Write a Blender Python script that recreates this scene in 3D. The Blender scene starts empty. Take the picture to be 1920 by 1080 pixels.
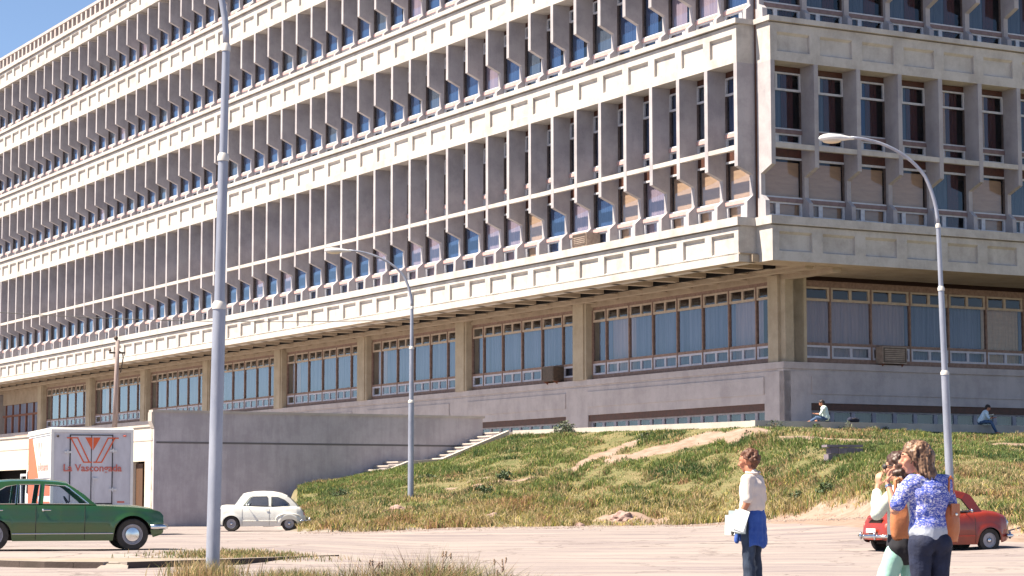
import bpy, bmesh, math, random
import numpy as np
from mathutils import Vector, Matrix, noise
R = math.radians
PI = math.pi
scene = bpy.context.scene
COL = scene.collection
random.seed(7)
rng = np.random.default_rng(11)

# ------------------------------------------------------------------ camera
cam_data = bpy.data.cameras.new('camera')
cam = bpy.data.objects.new('camera', cam_data)
COL.objects.link(cam)
cam.location = (0, 0, 1.15)
cam.rotation_mode = 'QUATERNION'
_f = Vector((0, math.cos(R(5.48)), math.sin(R(5.48))))
cam.rotation_quaternion = _f.to_track_quat('-Z', 'Y') @ Matrix.Rotation(R(-.077), 4, 'Z').to_quaternion()
cam_data.sensor_width = 36
cam_data.lens = 36 * 4175 / 1920
cam_data.clip_end = 6000
scene.camera = cam

# ------------------------------------------------------------------ world, sun, exposure
SUN_EL, SUN_TO = R(55), Vector((-.97, -0.25, 0)).normalized()
world = bpy.data.worlds.new('World')
scene.world = world
world.use_nodes = True
wn = world.node_tree
bg = wn.nodes['Background']
sky = wn.nodes.new('ShaderNodeTexSky')
sky.sky_type = 'NISHITA'
sky.sun_disc = False
sky.sun_elevation = SUN_EL
sky.sun_rotation = math.atan2(SUN_TO.x, SUN_TO.y)
sky.air_density = 0.75
sky.dust_density = 0.0
sky.altitude = 1800
sky.ozone_density = 0.4
wn.links.new(sky.outputs[0], bg.inputs[0])
bg.inputs[1].default_value = 0.062
sun_data = bpy.data.lights.new('sun', 'SUN')
sun_data.energy = 4.7
sun_data.angle = R(0.5)
sun_data.color = (1.0, 0.885, 0.72)
sun = bpy.data.objects.new('sun', sun_data)
COL.objects.link(sun)
sun.location = (-30, 0, 60)
_to = Vector((SUN_TO.x * math.cos(SUN_EL), SUN_TO.y * math.cos(SUN_EL), math.sin(SUN_EL)))
sun.rotation_mode = 'QUATERNION'
sun.rotation_quaternion = _to.to_track_quat('Z', 'Y')
scene.view_settings.view_transform = 'Standard'
scene.view_settings.look = 'None'
scene.view_settings.exposure = 1.62
scene.view_settings.gamma = 1

# ------------------------------------------------------------------ helpers
def tag(o, label=None, cat=None, group=None, kind=None):
    if label: o['label'] = label
    if cat: o['category'] = cat
    if group: o['group'] = group
    if kind: o['kind'] = kind
    return o

def empty(name, loc=(0, 0, 0), rz=0.0, label=None, cat=None, group=None):
    o = bpy.data.objects.new(name, None)
    COL.objects.link(o)
    o.empty_display_size = .2
    o.location = loc
    o.rotation_euler = (0, 0, rz)
    return tag(o, label, cat, group)

def link_mesh(name, me, mats, parent=None, loc=None, rz=None):
    o = bpy.data.objects.new(name, me)
    COL.objects.link(o)
    if mats is not None:
        for m in (mats if isinstance(mats, (list, tuple)) else [mats]):
            me.materials.append(m)
    if parent: o.parent = parent
    if loc is not None: o.location = loc
    if rz is not None: o.rotation_euler = (0, 0, rz)
    return o

class MB:
    def __init__(s): s.v = []; s.f = []; s.m = []; s.smooth = False
    def add(s, vs, fs, m=0):
        b = len(s.v); s.v += [tuple(p) for p in vs]
        for f in fs: s.f.append([b + i for i in f]); s.m.append(m)
    def box(s, x0, x1, y0, y1, z0, z1, m=0):
        s.add([(x0,y0,z0),(x1,y0,z0),(x1,y1,z0),(x0,y1,z0),(x0,y0,z1),(x1,y0,z1),(x1,y1,z1),(x0,y1,z1)],
              [(0,3,2,1),(4,5,6,7),(0,1,5,4),(1,2,6,5),(2,3,7,6),(3,0,4,7)], m)
    def quad(s, a, b, c, d, m=0): s.add([a,b,c,d], [(0,1,2,3)], m)
    def prism(s, poly, x0, x1, axis='x', m=0):
        n = len(poly)
        def P(p, t):
            return {'x': (t, p[0], p[1]), 'y': (p[0], t, p[1]), 'z': (p[0], p[1], t)}[axis]
        s.add([P(p, x0) for p in poly] + [P(p, x1) for p in poly],
              [list(range(n))[::-1], list(range(n, 2*n))] + [(i, (i+1) % n, n+(i+1) % n, n+i) for i in range(n)], m)
    def frame(s, x0, x1, z0, z1, t, y0, y1, m=0):
        s.box(x0, x1, y0, y1, z0, z0+t, m); s.box(x0, x1, y0, y1, z1-t, z1, m)
        s.box(x0, x0+t, y0, y1, z0+t, z1-t, m); s.box(x1-t, x1, y0, y1, z0+t, z1-t, m)
    def tube(s, pts, rads, n=12, m=0, cap=True, sx=1, sy=1):
        pts = [Vector(p) for p in pts]; b = len(s.v); k = len(pts)
        if not hasattr(rads, '__len__'): rads = [rads]*k
        up = None
        for i, p in enumerate(pts):
            t = (pts[min(i+1, k-1)] - pts[max(i-1, 0)]).normalized()
            if up is None:
                up = Vector((1,0,0)) if abs(t.x) < .8 else Vector((0,1,0))
            u = (up - t*up.dot(t)).normalized(); w = t.cross(u); up = u
            for j in range(n):
                a = 2*PI*j/n
                s.v.append(tuple(p + (u*math.cos(a)*sx + w*math.sin(a)*sy)*rads[i]))
        for i in range(k-1):
            for j in range(n):
                s.f.append([b+i*n+j, b+i*n+(j+1)%n, b+(i+1)*n+(j+1)%n, b+(i+1)*n+j]); s.m.append(m)
        if cap:
            s.f.append([b+j for j in range(n)][::-1]); s.m.append(m)
            s.f.append([b+(k-1)*n+j for j in range(n)]); s.m.append(m)
    def ball(s, c, r, n=10, m=0):
        rr = r if hasattr(r, '__len__') else (r, r, r); b = len(s.v); h = max(4, n//2+1)
        for i in range(h+1):
            t = PI*i/h
            for j in range(n):
                a = 2*PI*j/n
                s.v.append((c[0]+rr[0]*math.sin(t)*math.cos(a), c[1]+rr[1]*math.sin(t)*math.sin(a), c[2]+rr[2]*math.cos(t)))
        for i in range(h):
            for j in range(n):
                s.f.append([b+i*n+j, b+(i+1)*n+j, b+(i+1)*n+(j+1)%n, b+i*n+(j+1)%n]); s.m.append(m)
    def mesh(s, name, smooth=None):
        me = bpy.data.meshes.new(name)
        me.from_pydata(s.v, [], s.f)
        me.polygons.foreach_set('material_index', s.m)
        bm = bmesh.new(); bm.from_mesh(me)
        bmesh.ops.recalc_face_normals(bm, faces=bm.faces)
        bm.to_mesh(me); bm.free()
        if smooth or (smooth is None and s.smooth):
            me.polygons.foreach_set('use_smooth', [True]*len(me.polygons))
        me.update()
        return me
    def build(s, name, mats, parent=None, loc=None, rz=None, smooth=None, auto=None):
        me = s.mesh(name, smooth)
        if auto is not None:
            me.polygons.foreach_set('use_smooth', [True]*len(me.polygons))
            me.set_sharp_from_angle(angle=R(auto))
        return link_mesh(name, me, mats, parent, loc, rz)

def dup(o, parent=None, loc=None, rz=None, label=None, mesh=None):
    c = o.copy(); COL.objects.link(c)
    if parent is not None: c.parent = parent
    if loc is not None: c.location = loc
    if rz is not None: c.rotation_euler = (0, 0, rz)
    if label: c['label'] = label
    if mesh is not None: c.data = mesh
    return c
def dup_tree(o, parent=None, loc=None, rz=None, label=None):
    c = dup(o, parent, loc, rz, label)
    for ch in list(o.children): dup_tree(ch, c)
    return c

# ------------------------------------------------------------------ materials
def new_mat(name):
    m = bpy.data.materials.new(name); m.use_nodes = True
    return m, m.node_tree.nodes, m.node_tree.links, m.node_tree.nodes['Principled BSDF']

def mat(name, col, rough=.6, col2=None, scale=3, metal=0, bump=0, bscale=40, spec=.5, stretch=(1,1,1), coat=0, contrast=(.35,.65)):
    m, N, L, B = new_mat(name)
    B.inputs['Base Color'].default_value = (*col, 1); B.inputs['Roughness'].default_value = rough
    B.inputs['Metallic'].default_value = metal; B.inputs['Specular IOR Level'].default_value = spec
    if coat: B.inputs['Coat Weight'].default_value = coat; B.inputs['Coat Roughness'].default_value = .05
    if col2 or bump:
        tc = N.new('ShaderNodeTexCoord'); mp = N.new('ShaderNodeMapping'); mp.inputs['Scale'].default_value = stretch
        L.new(tc.outputs['Object'], mp.inputs[0])
    if col2:
        nz = N.new('ShaderNodeTexNoise'); nz.inputs['Scale'].default_value = scale; nz.inputs['Detail'].default_value = 8
        nz.inputs['Roughness'].default_value = .65
        L.new(mp.outputs[0], nz.inputs[0])
        cr = N.new('ShaderNodeValToRGB')
        cr.color_ramp.elements[0].position = contrast[0]; cr.color_ramp.elements[1].position = contrast[1]
        cr.color_ramp.elements[0].color = (*col, 1); cr.color_ramp.elements[1].color = (*col2, 1)
        L.new(nz.outputs['Fac'], cr.inputs[0]); L.new(cr.outputs[0], B.inputs['Base Color'])
    if bump:
        n2 = N.new('ShaderNodeTexNoise'); n2.inputs['Scale'].default_value = bscale; n2.inputs['Detail'].default_value = 6
        L.new(mp.outputs[0], n2.inputs[0])
        bp = N.new('ShaderNodeBump'); bp.inputs['Strength'].default_value = bump; bp.inputs['Distance'].default_value = .02
        L.new(n2.outputs['Fac'], bp.inputs['Height']); L.new(bp.outputs[0], B.inputs['Normal'])
    return m

def concrete(name, col, dirt, streak=.35):
    """board-cast concrete: blotches, vertical rain streaks, fine grain"""
    m, N, L, B = new_mat(name)
    tc = N.new('ShaderNodeNewGeometry')          # fixed to the place, so no two copies carry the same stains
    def nz(scale, st, det=8):
        mp = N.new('ShaderNodeMapping'); mp.inputs['Scale'].default_value = st
        n = N.new('ShaderNodeTexNoise'); n.inputs['Scale'].default_value = scale; n.inputs['Detail'].default_value = det
        n.inputs['Roughness'].default_value = .7
        L.new(tc.outputs['Position'], mp.inputs[0]); L.new(mp.outputs[0], n.inputs[0]); return n
    def ramp(a, b, src):
        r = N.new('ShaderNodeMapRange'); r.inputs[1].default_value = a; r.inputs[2].default_value = b
        L.new(src, r.inputs[0]); return r.outputs[0]
    a = ramp(.42, .72, nz(.9, (1,1,1)).outputs['Fac'])
    b = ramp(.45, .75, nz(2.2, (1,1,.12)).outputs['Fac'])
    g = ramp(.3, .8, nz(22, (1,1,1), 4).outputs['Fac'])
    add = N.new('ShaderNodeMath'); add.operation = 'MULTIPLY_ADD'
    L.new(b, add.inputs[0]); add.inputs[1].default_value = streak; L.new(a, add.inputs[2])
    add2 = N.new('ShaderNodeMath'); add2.operation = 'MULTIPLY_ADD'; add2.use_clamp = True
    L.new(g, add2.inputs[0]); add2.inputs[1].default_value = .35; L.new(add.outputs[0], add2.inputs[2])
    mx = N.new('ShaderNodeMix'); mx.data_type = 'RGBA'
    mx.inputs['A'].default_value = (*col, 1); mx.inputs['B'].default_value = (*dirt, 1)
    mu = N.new('ShaderNodeMath'); mu.operation = 'MULTIPLY'; mu.inputs[1].default_value = .75
    L.new(add2.outputs[0], mu.inputs[0]); L.new(mu.outputs[0], mx.inputs['Factor'])
    L.new(mx.outputs['Result'], B.inputs['Base Color'])
    B.inputs['Roughness'].default_value = .9; B.inputs['Specular IOR Level'].default_value = .2
    bp = N.new('ShaderNodeBump'); bp.inputs['Strength'].default_value = .25; bp.inputs['Distance'].default_value = .02
    L.new(g, bp.inputs['Height']); L.new(bp.outputs[0], B.inputs['Normal'])
    return m

def glass(name, tint=(.6,.7,.8), ior=1.9, rough=.02, extra=.0):
    m, N, L, B = new_mat(name)
    N.remove(B); out = N['Material Output']
    tr = N.new('ShaderNodeBsdfTransparent'); tr.inputs[0].default_value = (*tint, 1)
    gl = N.new('ShaderNodeBsdfGlossy'); gl.inputs['Roughness'].default_value = rough
    gl.inputs[0].default_value = (.9,.95,1,1)
    lw = N.new('ShaderNodeLayerWeight'); lw.inputs['Blend'].default_value = .5
    pw = N.new('ShaderNodeMath'); pw.operation = 'POWER'; pw.inputs[1].default_value = 3.3
    L.new(lw.outputs['Facing'], pw.inputs[0])
    f0 = ((ior-1)/(ior+1))**2 + extra
    ad = N.new('ShaderNodeMath'); ad.operation = 'MULTIPLY_ADD'; ad.inputs[1].default_value = 1-f0; ad.inputs[2].default_value = f0; ad.use_clamp = True
    mx = N.new('ShaderNodeMixShader')
    tc = N.new('ShaderNodeTexCoord'); nz = N.new('ShaderNodeTexNoise'); nz.inputs['Scale'].default_value = .6
    bp = N.new('ShaderNodeBump'); bp.inputs['Strength'].default_value = .12; bp.inputs['Distance'].default_value = .05
    L.new(tc.outputs['Object'], nz.inputs[0]); L.new(nz.outputs['Fac'], bp.inputs['Height']); L.new(bp.outputs[0], gl.inputs['Normal'])
    L.new(pw.outputs[0], ad.inputs[0]); L.new(ad.outputs[0], mx.inputs[0]); L.new(tr.outputs[0], mx.inputs[1]); L.new(gl.outputs[0], mx.inputs[2])
    L.new(mx.outputs[0], out.inputs[0])
    return m

def curtain(name, c1, c2, axis=(9, 9, .3)):
    return mat(name, c1, .9, c2, 1.4, stretch=axis, contrast=(.3,.7), spec=.1)

CONC = concrete('pale_concrete', (.50,.475,.455), (.30,.275,.26))
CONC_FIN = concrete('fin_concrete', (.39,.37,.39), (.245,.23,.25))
CONC_BASE = concrete('base_concrete', (.46,.42,.43), (.32,.29,.30), .5)
CONC_WALL = concrete('retaining_concrete', (.45,.42,.45), (.31,.285,.31), .95)
JAMB = mat('dark_window_jamb', (.10,.075,.07), .7, (.06,.045,.042), 6)
RUST_G = mat('weathered_brown_mullion', (.25,.165,.14), .7, (.16,.10,.08), 6)
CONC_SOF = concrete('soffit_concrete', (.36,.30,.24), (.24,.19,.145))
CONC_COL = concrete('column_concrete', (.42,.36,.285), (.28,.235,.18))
WHITE_FRAME = mat('grey_white_frame_paint', (.55,.56,.60), .5, (.42,.42,.46), 4)
PINK_SILL = mat('faded_red_sill_paint', (.50,.33,.32), .7, (.40,.26,.25), 5)
BROWN = mat('dark_red_brown_wood', (.085,.028,.018), .6, (.05,.02,.012), 6)
RUST = mat('rust_brown_metal', (.20,.075,.045), .7, (.12,.045,.03), 6)
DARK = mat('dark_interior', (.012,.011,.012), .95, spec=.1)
GLASS = glass('window_glass', (.84,.88,.94), 1.5, .03, .01)
GLASS_G = glass('ground_floor_glass', (.84,.88,.93), 1.45, .03, .0)
GLASS_CAR = glass('car_glass', (.86,.92,.95), 1.45, .01, .0)
CURT_BLUE = curtain('blue_grey_curtain', (.022,.05,.125), (.05,.09,.185))
CURT_TAN = curtain('tan_blind', (.46,.29,.18), (.36,.225,.14), (1.2, 1.2, 6))
CURT_GREY = curtain('grey_curtain', (.10,.12,.15), (.05,.065,.09))
CURT_RED = mat('dark_red_curtain', (.07,.012,.012), .9, (.03,.008,.01), 20)
CURT_PALE = curtain('pale_pink_curtain', (.34,.25,.27), (.22,.17,.22), (5, 5, .3))
# ------------------------------------------------------------------ terrain
A_FAC = R(29.25)
UX, UY = -math.sin(A_FAC), math.cos(A_FAC)      # along the long facade, away from the corner
VX, VY = math.cos(A_FAC), math.sin(A_FAC)       # along the short facade, away from the corner
OX, OY = 9.2157, 90.0                           # corner of the long facade
TOP = np.array([(-11.0,93.9,1.2),(-9.3,95.0,1.75),(-8.25,95.65,1.95),(-6.03,96.9,2.42),(-4.45,97.8,2.76),(-2.73,98.7,3.02),(-1.42,99.5,3.62),(0,100.3,4.16),
                (9.62,88.3,4.10),(21.3,94.85,3.98),(60,116.5,4.0)])
FOOT = np.array([(-9.5,79,.12),(-6.8,77,.20),(6,77,.34),(8.5,77,.5),(9.9,74,.56),(11,70,.66),(12.2,62,.38),(13.3,57,.22),(40,50,.2)])
def sm(t):
    t = np.clip(t, 0, 1); return t*t*(3-2*t)
def wob(X, Y):
    return (np.sin(X*.9+1.3*np.sin(Y*.5))*np.cos(Y*.75+.8*np.sin(X*.45))*.6 + np.sin(X*2.3+Y*1.7)*np.sin(Y*2.1-X*.8)*.28
            + np.sin(X*5.1+2)*np.cos(Y*4.3-X*2.2)*.14)
def hill_t(X, Y):
    X = np.asarray(X, float); Y = np.asarray(Y, float)
    yf = np.interp(X, FOOT[:,0], FOOT[:,1]) + .55*np.sin(X*1.9)*np.cos(X*.7+1) + .3*np.sin(X*5.3+.5); yt = np.interp(X, TOP[:,0], TOP[:,1])
    return (Y-yf)/(yt-yf)
def left_mask(X, Y):
    xe = -7.75 - (Y-76)*.115
    return sm((X-xe)/.8)
def ground_z(X, Y):
    X = np.asarray(X, float); Y = np.asarray(Y, float)
    zf = np.interp(X, FOOT[:,0], FOOT[:,2]); zt = np.interp(X, TOP[:,0], TOP[:,2])
    yf = np.interp(X, FOOT[:,0], FOOT[:,1])
    t = hill_t(X, Y); tc = np.clip(t, 0, 1)
    prof = tc*.80 + sm(tc)*.20
    left = sm((-1.5-X)/4)
    road = left*.19*sm((Y-41)/3) + (1-left)*zf*sm((Y-44)/(yf-44))
    road = road - left*.07*sm((Y-60)/17)
    z = road
    hill = zf + (zt-zf)*prof + .10*wob(X, Y)*sm(tc/.1)*sm((1-tc)/.12)
    m = left_mask(X, Y)
    inside = (t > 0)
    z = np.where(inside, road*(1-m) + np.maximum(hill, road)*m, z)
    # under the terrace and the building the sheet stays below the slab
    z = np.where(t > 1.0, np.minimum(z, zt-.0), z)
    far = sm((np.hypot(X, Y-60)-150)/100)
    return z*(1-far)
# bare sandy tracks on the slope, as polylines in plan with a half width
TRACKS = [([(2.9,89.4),(4.0,90.3),(5.2,91.3)], .55),
          ([(4.3,88.5),(6.1,88.6),(7.8,88.9),(9.4,87.2)], .85),
          ([(-2.8,87.5),(-1.0,88.3)], .16), ([(-1.9,86.6),(0.4,87.4),(1.9,87.9),(3.0,89.3)], .22),
          ([(10.6,85.6),(12.9,84.6),(15.5,84.6),(24,86.5)], .75),
          ([(-.9,78.9),(.2,78.7)], .3), ([(3.4,78.3),(5.2,77.7)], .5), ([(-4.6,82.6),(-4.0,82.8)], .3),
          ([(7.4,75.2),(9.2,73.6),(10.3,70.2),(11.3,65.0),(12.1,58.0),(13.5,53.0)], 1.75)]
def seg_dist(X, Y, pl):
    d = np.full(np.shape(X), 1e9)
    for (x0,y0),(x1,y1) in zip(pl[:-1], pl[1:]):
        dx, dy = x1-x0, y1-y0
        t = np.clip(((X-x0)*dx+(Y-y0)*dy)/(dx*dx+dy*dy), 0, 1)
        d = np.minimum(d, np.hypot(X-x0-t*dx, Y-y0-t*dy))
    return d
def bare(X, Y):
    b = np.zeros(np.shape(X))
    for pl, w in TRACKS:
        b = np.maximum(b, 1-sm((seg_dist(X, Y, pl)+.32*wob(X*2, Y*2)+.16*wob(X*5.3+3, Y*4.7)-w*.45)/(w*.85)))
    return b
#END_TERRAIN
def axis_pts(segs):
    out = []
    for a, b, n in segs: out += list(np.linspace(a, b, n, endpoint=False))
    return np.array(out + [segs[-1][1]])
gx = axis_pts([(-2500,-200,8),(-200,-40,12),(-40,-14,30),(-14,26,130),(26,60,20),(60,250,10),(250,2500,8)])
gy = axis_pts([(-300,0,4),(0,30,20),(30,56,70),(56,102,150),(102,140,10),(140,400,8),(400,4000,8)])
GX, GY = np.meshgrid(gx, gy)
GZ = ground_z(GX, GY) + .012*wob(GX*1.7, GY*1.3)*(GY < 300)
me = bpy.data.meshes.new('ground')
nx, ny = len(gx), len(gy)
vs = np.stack([GX.ravel(), GY.ravel(), GZ.ravel()], 1)
ii = np.arange(ny-1)[:,None]*nx + np.arange(nx-1)[None,:]
fs = np.stack([ii, ii+1, ii+nx+1, ii+nx], -1).reshape(-1, 4)
me.from_pydata(vs.tolist(), [], fs.tolist())
T = hill_t(GX, GY)
grassy = sm((T+.01)/.03)*left_mask(GX, GY)
BA = bare(GX, GY)
at = me.attributes.new('grassy', 'FLOAT', 'POINT'); at.data.foreach_set('value', grassy.ravel())
at = me.attributes.new('bare', 'FLOAT', 'POINT'); at.data.foreach_set('value', BA.ravel())
me.polygons.foreach_set('use_smooth', [True]*len(me.polygons))
m, N, L, B = new_mat('dusty_road_and_soil')
tc = N.new('ShaderNodeTexCoord')
def _noise(scale, st=(1,1,1), det=8):
    mp = N.new('ShaderNodeMapping'); mp.inputs['Scale'].default_value = st
    n = N.new('ShaderNodeTexNoise'); n.inputs['Scale'].default_value = scale; n.inputs['Detail'].default_value = det
    n.inputs['Roughness'].default_value = .65
    L.new(tc.outputs['Object'], mp.inputs[0]); L.new(mp.outputs[0], n.inputs[0]); return n.outputs['Fac']
def _mix(f, a, b):
    mx = N.new('ShaderNodeMix'); mx.data_type = 'RGBA'
    for k, v in (('Factor', f), ('A', a), ('B', b)):
        if isinstance(v, tuple): mx.inputs[k].default_value = (*v, 1)
        elif isinstance(v, float): mx.inputs[k].default_value = v
        else: L.new(v, mx.inputs[k])
    return mx.outputs['Result']
def _rng(a, b, src):
    r = N.new('ShaderNodeMapRange'); r.inputs[1].default_value = a; r.inputs[2].default_value = b; L.new(src, r.inputs[0]); return r.outputs[0]
road = _mix(_rng(.35, .65, _noise(.25, (1, 1.0, 1))), (.305,.265,.247), (.245,.212,.205))
road = _mix(_rng(.45, .7, _noise(1.3, (.12, .9, 1))), road, (.165,.137,.155))
road = _mix(_rng(.5, .8, _noise(14)), road, (.29,.25,.22))
vr = N.new('ShaderNodeTexVoronoi'); vr.feature = 'DISTANCE_TO_EDGE'; vr.inputs['Scale'].default_value = .22
nzc = N.new('ShaderNodeTexNoise'); nzc.inputs['Scale'].default_value = 1.2; nzc.inputs['Detail'].default_value = 6; L.new(tc.outputs['Object'], nzc.inputs[0])
vadd = N.new('ShaderNodeVectorMath'); vadd.operation = 'MULTIPLY_ADD'; vadd.inputs[1].default_value = (1.6,1.6,1.6); L.new(nzc.outputs['Color'], vadd.inputs[0]); L.new(tc.outputs['Object'], vadd.inputs[2])
L.new(vadd.outputs[0], vr.inputs['Vector'])
road = _mix(_rng(.012, .004, vr.outputs['Distance']), road, (.16,.135,.13))          # cracks
road = _mix(_rng(.60, .72, _noise(.11, (1,2.2,1), 5)), road, (.17,.148,.155))         # darker patches
soil = _mix(_rng(.35, .65, _noise(2.2)), (.31,.225,.19), (.20,.145,.11))
turf = _mix(_rng(.35, .65, _noise(1.2)), (.11,.115,.05), (.19,.155,.085))
a1 = N.new('ShaderNodeAttribute'); a1.attribute_name = 'grassy'
a2 = N.new('ShaderNodeAttribute'); a2.attribute_name = 'bare'
c = _mix(a1.outputs['Fac'], road, turf)
c = _mix(_rng(.25, .6, a2.outputs['Fac']), c, soil)
L.new(c, B.inputs['Base Color']); B.inputs['Roughness'].default_value = .95; B.inputs['Specular IOR Level'].default_value = .15
bp = N.new('ShaderNodeBump'); bp.inputs['Strength'].default_value = .5; bp.inputs['Distance'].default_value = .03
L.new(_noise(6), bp.inputs['Height']); L.new(bp.outputs[0], B.inputs['Normal'])
ground = link_mesh('ground', me, m); tag(ground, kind='structure')
SOIL_MAT = m

def uv(u, v, z=0.0): return (OX + u*UX + v*VX, OY + u*UY + v*VY, z)

# terrace slab that carries the building, with its pale kerb along the slope
CONC_KERB = concrete('kerb_concrete', (.46,.42,.385), (.33,.295,.275))
def strip_poly(mb, pl, z0, z1, m=0):     # closed plan polygon extruded
    mb.prism(pl, z0, z1, 'z', m)
Lk = [(0.02,100.28),(9.62,88.3),(9.62+VX*40,88.3+VY*40)]
tb = MB()
inner = [(0.15,100.5),(9.70,88.62),(9.62+VX*40,88.3+VY*40+.3)]
far_pts = [uv(-30,60)[:2], uv(60,60)[:2], uv(140,30)[:2], uv(140,-3.0)[:2], uv(33.0,-13.0)[:2]]
e = MB()
# terrace: right of the retaining wall
WX, WY = -15.09, 94.0                    # front foot of the retaining wall
def wv(t, off=0.0, z=0.0): return (WX + t*VX - off*UX, WY + t*VY - off*UY, z)   # off>0 towards the camera
e.prism([inner[0], inner[1], inner[2], uv(-2,60)[:2], uv(60,30)[:2], wv(.1,-.2)[:2], wv(15.7,-.2)[:2], wv(16.2,0)[:2], wv(16.2,1.55)[:2]], 2.5, 4.28, 'z')
terr = e.build('terrace', concrete('terrace_paving', (.40,.36,.33), (.3,.27,.25))); tag(terr, kind='structure')
k = MB()
def kerb_run(mb, p, q, w, z0, z1, z0b=None, z1b=None):
    p = Vector(p[:2]); q = Vector(q[:2]); d = (q-p).normalized(); n = Vector((-d.y, d.x))*w
    z0b = z0 if z0b is None else z0b; z1b = z1 if z1b is None else z1b
    a, b, c_, d_ = p, q, q+n, p+n
    mb.add([(a.x,a.y,z0),(b.x,b.y,z0b),(c_.x,c_.y,z0b),(d_.x,d_.y,z0),(a.x,a.y,z1),(b.x,b.y,z1b),(c_.x,c_.y,z1b),(d_.x,d_.y,z1)],
           [(0,3,2,1),(4,5,6,7),(0,1,5,4),(1,2,6,5),(2,3,7,6),(3,0,4,7)])
kerb_run(k, Lk[0], Lk[1], .30, 3.7, 4.33)
kerb_run(k, Lk[1], Lk[2], .30, 3.7, 4.345)
ledge = k.build('terrace_ledge', CONC_KERB); tag(ledge, 'long low pale concrete ledge along the top of the grass slope below the building', 'ledge')

# ------------------------------------------------------------------ retaining wall, stairs, service wall
wr = empty('retaining_wall', (WX, WY, 0), A_FAC, 'tall plain grey concrete retaining wall with pale coping rising behind the small white car', 'wall')
w = MB(); w.box(0, 15.75, 0, .35, -.3, 4.93)
w.build('wall_body', CONC_WALL, wr)
w = MB(); w.box(-.10, 15.85, -.06, .41, 4.93, 5.03); w.prism([(-.02,4.93),(-.14,4.93),(-.14,4.55),(-.02,4.25)], -.05, .40, 'y')
w.build('coping', CONC_KERB, wr)
w = MB(); w.box(.1, 15.7, -.012, .0, 3.62, 3.70)
w.build('pour_joint', mat('dark_pour_joint', (.13,.12,.125), .95), wr)

st = empty('staircase', wv(6.8, .02, 0), A_FAC, 'pale concrete outdoor staircase climbing along the grey wall to the terrace', 'staircase')
s_ = MB()
def steps(mb, t0, t1, z0, z1, n):
    for i in range(n):
        a = t0 + (t1-t0)*i/n; z = z0 + (z1-z0)*(i+1)/n
        mb.box(a, a+(t1-t0)/n+.03, -1.55, -.03, max(z-.9, 0), z-.055)
def treads(mb, t0, t1, z0, z1, n):
    for i in range(n):
        a = t0 + (t1-t0)*i/n; z = z0 + (z1-z0)*(i+1)/n
        mb.box(a-.05, a+(t1-t0)/n, -1.55, -.03, z-.055, z)
FL = [(-2.6, 4.4, .25, 2.92, 15), (6.2, 9.4, 2.92, 4.28, 8)]
for q in FL: steps(s_, *q)
s_.box(4.4, 6.2, -1.55, -.03, 1.5, 2.865)
s_.build('risers', CONC_BASE, st)
s_ = MB()
for q in FL: treads(s_, *q)
s_.box(4.35, 6.2, -1.55, -.03, 2.865, 2.92)
s_.build('treads', CONC_KERB, st)
s_ = MB()
prof = [(-2.6,.35),(4.3,2.93),(5.9,3.03),(9.3,4.33)]
for (a, za), (b, zb) in zip(prof[:-1], prof[1:]):
    s_.add([(a,-1.85,za-1.1),(b,-1.85,zb-1.1),(b,-1.56,zb-1.1),(a,-1.56,za-1.1),(a,-1.85,za),(b,-1.85,zb),(b,-1.56,zb),(a,-1.56,za)],
           [(0,3,2,1),(4,5,6,7),(0,1,5,4),(1,2,6,5),(2,3,7,6),(3,0,4,7)])
s_.build('side_kerb', CONC_KERB, st)

# service wall: sunlit, runs off to the left from the foot of the retaining wall (local x = towards the camera's right)
sw = empty('service_wall', (WX, WY, 0), A_FAC - PI/2, 'sunlit cream masonry service wall with dark doorways behind the delivery truck', 'wall')
w = MB()
xs = [(-3.05, -1.55), (-9.2,-8.0), (-26,-17.0)]    # openings
def wall_open(mb, x0, x1, z0, z1, ops, y0, y1):
    cur = x1
    for a, b, h in sorted(ops, reverse=True):
        mb.box(b, cur, y0, y1, z0, z1); mb.box(a, b, y0, y1, h, z1); cur = a
    mb.box(x0, cur, y0, y1, z0, z1)
wall_open(w, -60, -.14, -.3, 4.33, [(-2.75,-1.1,2.88),(-26,-17.6,2.75)], .0, .3)
w.build('wall_body', concrete('cream_masonry', (.60,.54,.46), (.47,.42,.36), .2), sw)
w = MB(); w.box(-60, -.14, -.02, 0.0, 3.74, 3.78); w.box(-60, -.14, -.06, .34, 4.33, 4.42)
w.build('coping', CONC_KERB, sw)
w = MB(); w.box(-2.75, -1.9, .2, .26, 0, 2.8); w.build('door', mat('brown_timber_door', (.10,.045,.02), .7, (.06,.03,.015), 3, stretch=(6,6,.4)), sw)
w = MB(); w.box(-2.9, -.95, .4, .5, 0, 3); w.box(-27, -17, 1.2, 1.4, 0, 3.2); w.build('dark_recess', DARK, sw)
w = MB(); w.frame(-19.3, -17.9, .2, 2.55, .12, .12, .2); w.build('door_frame', WHITE_FRAME, sw)
# low sloped canopy on the service roof
cn = empty('roof_hatch', uv(45,-15.2,4.33), A_FAC-PI/2, 'low brown sloped hatch on the roof behind the truck, at the left edge', 'roof hatch')
w = MB(); w.prism([(-3.8,0),(2.3,0),(1.2,.42),(.3,.55),(-3.8,.55)], 0, 2.5, 'y'); w.build('hatch_shell', concrete('brown_render', (.36,.26,.22), (.27,.2,.17)), cn)
w = MB(); w.box(-3.8, 2.4, -.06, 2.56, -.02, .05); w.build('flashing', CONC_KERB, cn)
# raised yard behind the service wall (its roof slab)
e = MB()
e.prism([(WX+.1*UX+.1*VX, WY+.1*UY+.1*VY), uv(33,60)[:2], uv(140,60)[:2], (WX+100*UX+.1*VX, WY+100*UY+.1*VY)], 2.9, 4.30, 'z')
yd = e.build('raised_yard', terr.data.materials[0]); tag(yd, kind='structure')

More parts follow.
